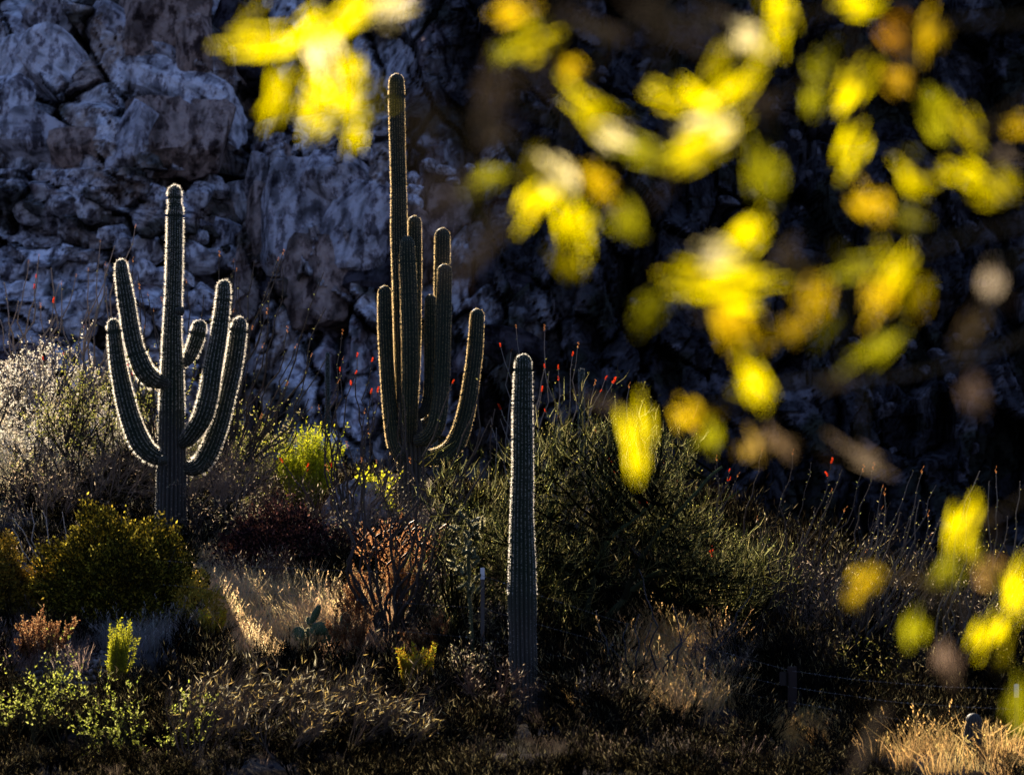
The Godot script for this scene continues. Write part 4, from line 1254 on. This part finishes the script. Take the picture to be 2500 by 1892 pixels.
func build_small_plants() -> void:
	# rust-edged cholla before the tallest saguaro
	var base := ground_u(960, 55.0)
	var js := [[952, 1590, 950, 1480, 0.0], [950, 1480, 945, 1380, 0.0], [945, 1380, 900, 1340, 0.0], [945, 1380, 985, 1335, 0.1], [985, 1335, 1030, 1320, 0.1]]
	for k in 46:
		var u := rnd(840, 1075)
		var v := rnd(1285, 1365) + absf(u - 930) * 0.05
		var a := rnd(-2.6, -0.5)
		var l := rnd(22, 42)
		js.append([u, v, u + cos(a) * l, v + sin(a) * l * 0.8, rnd(-0.35, 0.35)])
		if k % 2:
			js.append([u, v, lerpf(u, 945, 0.3), v + rnd(20, 45), rnd(-0.3, 0.3)])
	cholla("rust-edged branching cholla in front of the tallest saguaro's foot", base, js, 55.0, Color(0.03, 0.014, 0.012), Color(0.8, 0.38, 0.16), 0.02)
	base = ground_u(1140, 52.0)
	js = [[1152, 1670, 1150, 1500, 0.0], [1150, 1500, 1146, 1400, 0.0], [1146, 1400, 1135, 1300, 0.0]]
	for k in 40:
		var u := rnd(1112, 1182)
		var v := rnd(1262, 1450)
		if v > 1330:
			u = rnd(1108, 1170)
		var a := rnd(-2.8, -0.3)
		js.append([u, v, u + cos(a) * rnd(14, 24), v + sin(a) * rnd(14, 22), rnd(-0.3, 0.3)])
	cholla("pale yellow chain-jointed cholla left of the armless saguaro column", base, js, 52.0, Color(0.05, 0.055, 0.025), Color(0.85, 0.78, 0.45), 0.028)
	# prickly pears: flat pads
	var plants := [
		["prickly pear with dark round pads at the right end of the sunlit grass", ground_pixel(770, 1600), [[728, 1548, 20, 18, 0.2], [757, 1545, 13, 12, -0.3], [687, 1575, 16, 10, 0.5], [780, 1535, 20, 17, 0.3], [805, 1545, 18, 22, -0.2], [770, 1500, 10, 26, -0.5], [758, 1519, 9, 14, 0.6], [742, 1580, 16, 18, 0.1], [790, 1580, 16, 20, -0.1]]],
		["small prickly pear with one sunlit pad left of the dark ocotillo fan", ground_pixel(845, 1590), [[843, 1518, 14, 22, 0.1], [835, 1555, 15, 24, -0.1], [857, 1565, 14, 18, 0.3]]],
	]
	for q in plants:
		var b: Vector3 = q[1]
		var d := -b.z
		var t := thing("prickly_pear", q[0], "cactus", b)
		for w in q[2]:
			var m := Mesher.new()
			var rx := metres(w[2], d)
			var ry := metres(w[3], d)
			var old := []
			for i in 9:
				var th := PI * i / 8.0
				var ring := []
				for j in 18:
					var ph := TAU * j / 18.0
					ring.append(Vector3(sin(th) * cos(ph) * rx, cos(th) * ry, sin(th) * sin(ph) * 0.03))
				if i:
					for j in 18:
						var j2 := (j + 1) % 18
						m.quad(old[j], old[j2], ring[j2], ring[j], Color(0.06, 0.1, 0.045))
				old = ring
			var pad := part("pad", m.mesh(), M.skin, t)
			var p := at_pixel(w[0], w[1], d + rnd(-0.15, 0.15)) - b
			pad.position = p
			pad.rotation = Vector3(rnd(-0.15, 0.15), rnd(-0.6, 0.6), w[4])
			var s := Mesher.new()
			for i in 260:
				var a := rnd(0, TAU)
				var r := sqrt(rng.randf()) if i < 120 else 1.0
				var p2 := Vector3(cos(a) * rx * r, sin(a) * ry * r, 0.03 * sqrt(maxf(0, 1 - r * r)) * (1 if i % 2 else -1))
				var o := (Vector3(cos(a), sin(a), 0) * r + rdir() * 0.6).normalized()
				s.spike(p2, p2 + o * rnd(0.015, 0.03), o.cross(rdir()).normalized(), 0.003, Color(0.8, 0.72, 0.45))
			part("spines", s.mesh(), M.spine, pad, "stuff")
	# gravel and stones on the bare ground
	var mm := MultiMesh.new()
	mm.transform_format = MultiMesh.TRANSFORM_3D
	mm.use_colors = true
	mm.mesh = rock_mesh(900, Vector3(1, 0.7, 0.9), Color(1, 1, 1), Color(0.6, 0.58, 0.56))
	var spots := []
	for k in 4200:
		var d := rnd(42, 60)
		var x := rnd(-9, 9)
		if k % 2:
			var g := ground_pixel(rnd(40, 300), rnd(1600, 1720))
			d = -g.z
			x = g.x
		spots.append(ground_point(x, d))
	mm.instance_count = spots.size()
	for i in spots.size():
		var s := 0.012 + 0.05 * pow(rng.randf(), 3.0)
		mm.set_instance_transform(i, Transform3D(Basis.from_euler(Vector3(rnd(-1, 1), rnd(0, 6), rnd(-1, 1))).scaled(Vector3.ONE * s), spots[i] + Vector3(0, s * 0.3, 0)))
		mm.set_instance_color(i, tint(Color(0.26, 0.24, 0.23) if i % 2 else Color(0.07, 0.062, 0.058), 0.4))
	var mi := MultiMeshInstance3D.new()
	mi.name = "gravel"
	mi.multimesh = mm
	mi.material_override = M.stone
	mi.set_meta("kind", "stuff")
	mi.set_meta("label", "pale gravel and small stones strewn over the bare ground")
	mi.set_meta("category", "gravel")
	add_child(mi, true)

# ------------------------------------------------------------------ fence

func build_fence() -> void:
	var tops := []
	# steel posts with white tips
	for q in [[1178, 1386, 1665, "white-tipped steel fence post left of the armless saguaro column"], [2481, 1670, 1850, "white-tipped steel fence post at the right edge"]]:
		var b := ground_pixel(q[1 - 1], q[2])
		var d := -b.z
		var top := at_pixel(q[0], q[1], d)
		var t := thing("steel_post", q[3], "fence post", b, "fence posts of the wire fence")
		var h := top.y - b.y
		var m := Mesher.new()
		m.tube(PackedVector3Array([Vector3(0, -0.2, 0), Vector3(0, h - 0.16, 0)]), 0.018, 0.018, 4, Color(0.1, 0.09, 0.08))
		m.quad(Vector3(-0.028, -0.2, 0.022), Vector3(0.028, -0.2, 0.022), Vector3(0.028, h - 0.16, 0.022), Vector3(-0.028, h - 0.16, 0.022), Color(0.1, 0.09, 0.08))
		part("stake", m.mesh(), M.wood, t)
		m = Mesher.new()
		m.tube(PackedVector3Array([Vector3(0, h - 0.16, 0), Vector3(0, h, 0)]), 0.02, 0.02, 4, Color(0.75, 0.76, 0.78))
		m.quad(Vector3(-0.03, h - 0.16, 0.024), Vector3(0.03, h - 0.16, 0.024), Vector3(0.03, h, 0.024), Vector3(-0.03, h, 0.024), Color(0.75, 0.76, 0.78))
		part("white_tip", m.mesh(), tinted(0.5), t)
		tops.append([b, h])
	# the wooden post with a block on its side
	var b := ground_pixel(1934, 1778)
	var d := -b.z
	var h := at_pixel(1934, 1628, d).y - b.y
	var t := thing("wooden_post", "dark weathered wooden fence post with a block fixed to its left side", "fence post", b, "fence posts of the wire fence")
	var w := metres(11.5, d)
	var m := Mesher.new()
	m.tube(PackedVector3Array([Vector3(0, -0.2, 0), Vector3(0.004, h * 0.5, 0), Vector3(0, h - 0.015, 0), Vector3(0, h, 0), Vector3(0, h + 0.002, 0)]), w * 1.03, w, 9, Color(0.045, 0.035, 0.028))
	var cap := PackedVector3Array([Vector3(0, h + 0.001, 0), Vector3(0, h + 0.004, 0)])
	m.tube(cap, w * 0.99, 0.0, 9, Color(0.06, 0.05, 0.04))
	part("post", m.mesh(), M.wood, t)
	m = Mesher.new()
	var y0 := h - metres(45, d)
	m.tube(PackedVector3Array([Vector3(-w - 0.05, y0, 0), Vector3(-w - 0.05, y0 + 0.004, 0), Vector3(-w - 0.05, h - 0.07, 0), Vector3(-w - 0.05, h - 0.066, 0)]), 0.06, 0.06, 4, Color(0.04, 0.033, 0.028))
	part("block", m.mesh(), M.wood, t)
	# wire strands
	var k := 0
	var words := ["topmost barbed wire strand of the fence, catching glints before the rounded dark shrub", "middle barbed wire strand of the fence", "lowest barbed wire strand of the fence, nearest the grass"]
	for hh in [0.98, 0.68, 0.4]:
		var left := ground_u(-60, 57.2)
		var stops := [left + Vector3(0, hh * 0.95, 0), tops[0][0] + Vector3(0, hh * tops[0][1] * 0.95, 0.03), b + Vector3(0, hh * h * 0.95, w), tops[1][0] + Vector3(0, hh * tops[1][1] * 0.95, 0.03), ground_u(2620, 47.0) + Vector3(0, hh * 0.9, 0)]
		m = Mesher.new()
		for i in 4:
			var pts := wand(stops[i], stops[i + 1], Vector3(0, -0.05, 0), 20, 0.03)
			m.tube(pts, 0.002, 0.002, 3, Color(0.12, 0.115, 0.11))
			var n := int(stops[i].distance_to(stops[i + 1]) / 0.11)
			for q in n:
				var f := (q + 0.5) / n * 20.0
				var p := pts[int(f)].lerp(pts[mini(int(f) + 1, 20)], f - int(f))
				for z in 3:
					var o := rdir()
					m.spike(p - o * 0.014, p + o * 0.014, o.cross(rdir()).normalized(), 0.006, Color(0.35, 0.34, 0.33))
		var wire := thing("barbed_wire", words[k], "wire", stops[0])
		var strand := part("strand", m.mesh(), M.wood, wire)
		strand.position = -stops[0]
		k += 1

# ------------------------------------------------------------------ grass

func tuft_mesh(seed_: int, blades: int, height: float, spread: float, seeded: float) -> ArrayMesh:
	rng.seed = seed_
	var m := Mesher.new()
	for i in blades:
		var a := rnd(0, TAU)
		var p := Vector3(cos(a), 0, sin(a)) * rnd(0, spread * 0.4)
		var dir := Vector3(cos(a) * rnd(0, 0.55) + 0.1, 1, sin(a) * rnd(0, 0.55)).normalized()
		var bend := Vector3(cos(a) * 0.2 + 0.12, -0.1, sin(a) * 0.2) * rnd(0.3, 1.4)
		var l := height * rnd(0.5, 1.1)
		var g := rnd(0.75, 1.0)
		m.blade(p, dir, bend, dir.cross(rdir()).normalized(), l, rnd(0.004, 0.008), Color(g, g, g))
		if rng.randf() < seeded:
			var tip := p + dir * l + bend * l
			for k in 4:
				var d2 := (dir + rdir() * 0.7).normalized()
				m.leaf(tip - (dir + bend).normalized() * k * 0.018, d2, d2.cross(rdir()).normalized(), 0.032, 0.011, Color(1, 0.97, 0.9))
	return m.mesh()

func build_grass() -> void:
	# [u, v, half width, half height, density, colour, height]; colours carry painted sun patches and shade
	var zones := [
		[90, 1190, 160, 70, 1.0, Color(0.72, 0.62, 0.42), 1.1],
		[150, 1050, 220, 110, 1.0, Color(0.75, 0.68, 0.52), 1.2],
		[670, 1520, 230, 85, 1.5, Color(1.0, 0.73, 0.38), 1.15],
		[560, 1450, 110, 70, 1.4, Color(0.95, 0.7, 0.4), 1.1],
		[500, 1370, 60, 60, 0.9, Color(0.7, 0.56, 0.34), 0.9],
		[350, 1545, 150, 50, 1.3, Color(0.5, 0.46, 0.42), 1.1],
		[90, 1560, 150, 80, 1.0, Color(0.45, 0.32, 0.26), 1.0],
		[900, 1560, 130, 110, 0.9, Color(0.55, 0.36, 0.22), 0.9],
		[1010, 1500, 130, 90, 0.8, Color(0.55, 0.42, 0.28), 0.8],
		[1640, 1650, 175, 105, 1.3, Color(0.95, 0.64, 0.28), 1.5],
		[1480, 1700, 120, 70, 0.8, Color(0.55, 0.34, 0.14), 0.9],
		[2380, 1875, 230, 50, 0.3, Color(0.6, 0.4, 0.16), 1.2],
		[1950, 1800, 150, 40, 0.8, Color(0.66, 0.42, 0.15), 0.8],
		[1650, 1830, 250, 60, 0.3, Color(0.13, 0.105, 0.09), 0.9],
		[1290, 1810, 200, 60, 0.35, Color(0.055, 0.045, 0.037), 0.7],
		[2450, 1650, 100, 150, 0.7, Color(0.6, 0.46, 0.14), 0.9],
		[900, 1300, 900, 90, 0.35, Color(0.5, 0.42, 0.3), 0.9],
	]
	var keep := rng.state
	var tufts := [tuft_mesh(41, 26, 0.42, 0.3, 0.35), tuft_mesh(42, 22, 0.5, 0.25, 0.5), tuft_mesh(43, 30, 0.32, 0.4, 0.1)]
	rng.state = keep
	var lists := [[], [], []]
	for i in 60000:
		var d := rnd(41, 86)
		var half := HX * d * 1.25
		var x := rnd(-half, half)
		var p := ground_point(x, d)
		var s := to_pixel(p)
		var best := 0.035
		var zone = null
		for z in zones:
			var q := Vector2((s.x - z[0]) / z[2], (s.y - z[1]) / z[3]).length()
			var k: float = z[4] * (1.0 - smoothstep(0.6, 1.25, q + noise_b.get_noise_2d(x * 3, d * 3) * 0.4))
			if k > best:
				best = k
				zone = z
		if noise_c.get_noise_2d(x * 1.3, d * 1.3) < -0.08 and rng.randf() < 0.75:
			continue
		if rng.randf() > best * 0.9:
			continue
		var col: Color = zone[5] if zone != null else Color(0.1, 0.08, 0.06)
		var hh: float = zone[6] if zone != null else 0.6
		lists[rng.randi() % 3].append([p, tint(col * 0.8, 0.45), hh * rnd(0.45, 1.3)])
	for k in 3:
		var mm := MultiMesh.new()
		mm.transform_format = MultiMesh.TRANSFORM_3D
		mm.use_colors = true
		mm.mesh = tufts[k]
		mm.instance_count = lists[k].size()
		for i in lists[k].size():
			var q = lists[k][i]
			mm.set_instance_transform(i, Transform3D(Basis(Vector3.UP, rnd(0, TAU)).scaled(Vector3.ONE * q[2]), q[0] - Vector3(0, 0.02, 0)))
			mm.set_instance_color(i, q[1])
		var mi := MultiMeshInstance3D.new()
		mi.name = ["dry_grass", "seeding_grass", "short_grass"][k]
		mi.multimesh = mm
		mi.material_override = M.blade
		mi.set_meta("kind", "stuff")
		mi.set_meta("label", ["tufts of dry straw-coloured grass over the ground", "taller grass carrying seed heads among the dry tufts", "short bent grass between the taller tufts"][k])
		mi.set_meta("category", "grass")
		add_child(mi, true)

# ------------------------------------------------------------------ the yellow-leaved tree close to the camera

# a leaf of several narrow leaflets with gaps between them
func yellow_leaf(length: float, width: float, col: Color, seed_: int) -> ArrayMesh:
	var r := RandomNumberGenerator.new()
	r.seed = seed_
	var m := Mesher.new()
	var count := 5
	m.quad(Vector3(-length * 0.5, -0.0015, 0), Vector3(-length * 0.5, 0.0015, 0), Vector3(length * 0.5, 0.0015, 0), Vector3(length * 0.5, -0.0015, 0), col)
	for k in count:
		var f := (k + r.randf()) / count
		var y := (f - 0.5) * width * 0.85
		var l := length * r.randf_range(0.4, 0.85) * (1.0 - 0.5 * absf(f - 0.5))
		var mid := Vector3((r.randf() - 0.5) * length * 0.35, y, r.randf_range(-0.02, 0.02))
		var turn := r.randf_range(-0.28, 0.28)
		var along := Vector3(cos(turn), sin(turn), r.randf_range(-0.3, 0.3)).normalized()
		var side := Vector3(-sin(turn), cos(turn), r.randf_range(-0.5, 0.5)).normalized()
		var w := width * r.randf_range(0.08, 0.155)
		m.tri(mid, Vector3(mid.x - 0.006, 0, 0), Vector3(mid.x - 0.003, 0, 0), col)
		var cc := col * r.randf_range(0.75, 1.15)
		var a := mid - along * l * 0.5
		var b := mid + along * l * 0.5
		var p := mid - along * l * 0.22
		var q := mid + along * l * 0.22
		m.tri(a, p + side * w * 0.5, p - side * w * 0.5, cc)
		m.quad(p - side * w * 0.5, p + side * w * 0.5, q + side * w * 0.45, q - side * w * 0.45, cc)
		m.tri(b, q + side * w * 0.45, q - side * w * 0.45, cc)
	return m.mesh()

func build_yellow_tree() -> void:
	rng.seed = 8123
	var Y := Color(0.85, 0.74, 0.002)  # how squarely a leaf meets the sun is put into these colours
	var A := Color(0.6, 0.42, 0.006)
	var G := Color(0.32, 0.31, 0.008)
	var W := Color(0.9, 0.8, 0.4)  # pale leaf colour with sun glare painted into it
	var P := Color(0.036, 0.03, 0.025)  # dull leaves standing in for pale veils of blurred, lit stems
	# [branch, [leaves: u, v, length, width, angle, colour]]
	var clusters := [
		[[[2700, -300], [1500, -260], [1000, -60], [800, 110], [760, 220]], 8.2, [[640, 105, 220, 72, -4, Y], [870, 30, 250, 80, -24, Y], [760, 75, 170, 80, -35, Y], [672, 240, 180, 76, 108, Y], [790, 130, 150, 90, 60, W], [800, 240, 180, 90, 65, Y], [868, 280, 170, 76, 100, Y], [850, 190, 150, 80, 80, Y], [770, 270, 150, 80, 115, Y], [950, 20, 130, 60, -30, W]]],
		[[[2700, -100], [1900, -150], [1500, 100], [1400, 300], [1350, 430]], 7.4, [[1310, 485, 185, 96, 117, Y], [1407, 560, 160, 88, 84, Y], [1360, 425, 120, 90, 50, W], [1455, 445, 120, 50, 40, A], [1440, 265, 190, 66, 50, Y], [1500, 330, 110, 60, 30, W], [1310, 100, 130, 84, -22, Y], [1255, 25, 120, 74, -10, A], [1450, 62, 170, 60, 25, P], [1210, 340, 100, 66, -30, P], [1190, 440, 110, 60, -20, G], [1240, 130, 80, 50, -40, G], [1180, 250, 120, 50, 80, P], [1120, 470, 120, 80, -25, P], [1400, 170, 80, 50, 40, A], [1180, 620, 160, 50, -50, P]]],
		[[[2700, 50], [2300, 60], [2000, 200], [1750, 290], [1600, 370]], 7.0, [[1580, 375, 210, 66, 8, G], [1680, 245, 190, 74, 22, Y], [1800, 220, 170, 76, -52, Y], [1735, 300, 160, 110, -20, W], [1720, 350, 220, 90, -32, Y], [1620, 240, 90, 66, 15, Y], [1850, 410, 150, 64, 75, G], [1890, 440, 100, 50, 90, G], [1530, 535, 90, 76, 60, G], [1460, 430, 70, 60, 60, A], [1640, 440, 170, 50, -50, P], [1860, 250, 80, 76, 0, P]]],
		[[[2700, -60], [2300, -80], [2080, 20], [2090, 200], [2075, 380]], 7.8, [[1900, 50, 170, 78, 82, Y], [1780, 60, 230, 84, 30, P], [1830, 90, 130, 60, 40, W], [2080, 205, 150, 90, 112, Y], [2080, 370, 150, 94, 112, Y], [2095, 8, 110, 70, 0, Y], [2265, 80, 130, 50, 100, A], [2180, 90, 100, 60, 60, Color(0.4, 0.2, 0.01)], [2220, 140, 70, 66, 0, P], [1990, 240, 100, 60, 100, G], [2000, 170, 90, 60, 80, G], [2190, 200, 100, 60, 30, Color(0.35, 0.22, 0.01)]]],
		[[[2700, 200], [2500, 240], [2380, 330], [2270, 420], [2150, 480]], 7.3, [[2360, 312, 120, 66, 62, Y], [2285, 312, 90, 60, 40, G], [2220, 432, 110, 66, 52, Y], [2372, 432, 150, 74, 30, Y], [2120, 490, 105, 92, 60, A], [2290, 250, 90, 52, 50, G], [2230, 530, 80, 70, 20, Color(0.2, 0.19, 0.02)], [2450, 390, 64, 60, 0, Color(0.25, 0.2, 0.16)], [2490, 310, 60, 50, 20, A], [2440, 450, 110, 60, 40, P]]],
		[[[2700, 500], [2400, 560], [2200, 640], [1950, 640], [1770, 680]], 7.0, [[1690, 680, 160, 104, 8, Y], [1800, 700, 220, 116, -6, Y], [1820, 580, 160, 78, -54, Y], [1790, 800, 180, 86, 82, A], [1836, 920, 170, 64, 70, Y], [1910, 620, 110, 64, -48, P], [1600, 738, 120, 64, -40, G], [1760, 620, 120, 80, 20, W], [1990, 740, 130, 74, 108, A], [2150, 725, 150, 64, 112, A], [2182, 660, 130, 64, -60, Y], [2100, 655, 170, 54, -15, G], [2130, 860, 190, 50, -35, G], [2050, 930, 80, 60, -20, P], [1730, 772, 64, 60, 0, P], [1940, 790, 90, 50, 90, Color(0.35, 0.24, 0.01)]]],
		[[[2700, 760], [2300, 900], [1950, 930], [1700, 1000], [1570, 1050]], 8.8, [[1560, 1068, 205, 98, 88, Y], [1682, 1012, 100, 84, 60, A], [1738, 1062, 100, 56, 92, G], [1840, 1085, 90, 60, 70, Color(0.35, 0.24, 0.05)], [1480, 985, 150, 60, 20, P], [2100, 1110, 180, 56, 35, Color(0.13, 0.1, 0.07)], [1900, 1080, 100, 60, 60, Color(0.16, 0.11, 0.06)]]],
		[[[2700, 1150], [2520, 1200], [2420, 1260], [2340, 1300], [2280, 1420]], 8.4, [[2348, 1290, 180, 90, 112, Y], [2318, 1385, 100, 60, 100, G], [2110, 1422, 90, 76, 118, A], [2230, 1530, 100, 66, 100, G], [2410, 1550, 130, 76, 110, Y], [2486, 1440, 170, 72, 92, Y], [2482, 1720, 160, 54, 95, G], [2420, 1400, 90, 80, 20, Color(0.3, 0.18, 0.06)], [2340, 1480, 110, 60, 70, P], [2120, 1810, 190, 60, 118, P], [2310, 1610, 90, 60, 80, Color(0.2, 0.14, 0.1)]]],
		[[[2700, 600], [2560, 600], [2470, 640], [2425, 690], [2395, 790]], 6.6, [[2420, 680, 72, 50, 90, Color(0.4, 0.33, 0.24)], [2396, 768, 64, 50, 60, P], [2380, 960, 90, 60, 80, Color(0.14, 0.1, 0.08)], [2360, 820, 90, 60, 90, Color(0.12, 0.09, 0.05)]]],
	]
	clusters.append([[[2700, -260], [1700, -200], [1350, 60], [1180, 330], [1130, 520]], 4.6, [[1195, 230, 240, 70, 100, P], [1030, 330, 200, 60, 80, P * 0.6], [1170, 590, 260, 60, -52, P], [1090, 470, 200, 60, -20, P * 0.8], [1640, 60, 260, 80, 32, P], [1330, 200, 160, 60, 40, P]]])  # near cluster added to paint in the pale veils
	var foot := Vector3(3.1, ground_y(3.1, 8.0), -8.0)
	var t := thing("yellow_leaved_tree", "tree with blurred sunlit yellow leaves hanging close to the camera", "tree", foot)
	var m := Mesher.new()
	var bole := PackedVector3Array([Vector3(0, -0.2, 0), Vector3(0.03, 1.5, 0.02), Vector3(-0.02, 3.0, -0.03), Vector3(0.03, 4.5, 0), Vector3(0.1, 6.2, 0.05), Vector3(0.0, 7.6, 0.05)])
	m.tube(bole, 0.13, 0.04, 10, Color(0.12, 0.1, 0.08))
	part("trunk", m.mesh(), M.wood, t)
	var sd := 700
	for cl in clusters:
		var d: float = cl[1]
		m = Mesher.new()
		var pts := []
		var hold: Vector3 = bole[1].lerp(bole[5], clampf((at_pixel(2700, cl[0][0][1], d).y - foot.y - 1.2) / 6.0, 0.2, 0.98))
		pts.append([hold, 0.02])
		var enter: Vector3 = at_pixel(cl[0][0][0], cl[0][0][1], d) - foot
		for f in [0.3, 0.62]:
			pts.append([hold.lerp(enter, f) + Vector3(0, rnd(-0.12, 0.16), rnd(-0.15, 0.15)), 0.02])
		for q in cl[0]:
			pts.append([at_pixel(q[0], q[1], d) - foot, 0.02])
		var line := PackedVector3Array()
		for q in spline(pts, 0.08):
			line.push_back(q[0] + rdir() * 0.006)
		m.tube(line, 0.012, 0.0025, 5, Color(0.1, 0.075, 0.05), Color(0.16, 0.11, 0.05))
		# thin stalks to every leaf
		var places := []
		for q in cl[2]:
			var p := at_pixel(q[0], q[1], d + rnd(-0.45, 0.45)) - foot
			places.append(p)
			var near := line[0]
			for z in line:
				if z.distance_squared_to(p) < near.distance_squared_to(p):
					near = z
			m.tube(wand(near, p, Vector3(0, 0.01, 0), 5, 0.01), 0.0042, 0.002, 4, Color(0.12, 0.085, 0.035))
		var br := part("branch", m.mesh(), M.wood, t)
		for i in places.size() * 3:
			var q: Array = cl[2][i % places.size()].duplicate()
			var at: Vector3 = places[i % places.size()]
			if i >= places.size():
				if rng.randf() < 0.45:
					continue
				at += Vector3(rnd(-1, 1), rnd(-1, 1), 0) * metres(q[2], d) * 0.5 + Vector3(0, 0, rnd(-0.3, 0.3))
				q[2] *= rnd(0.3, 0.8)
				q[3] *= rnd(0.25, 0.7)
				q[4] += rnd(-70, 70)
				q[5] = q[5] * rnd(0.08, 0.55)
			elif q[5] == P:
				q[3] *= 0.5
			sd += 1
			var leaf := part("leaf", yellow_leaf(metres(q[2], d) * 1.1, metres(q[3], d) * 1.12, q[5], sd), M.yellow, br)
			leaf.position = at
			leaf.rotation = Vector3(rnd(-0.35, 0.35), rnd(-0.35, 0.35), -deg_to_rad(q[4]))
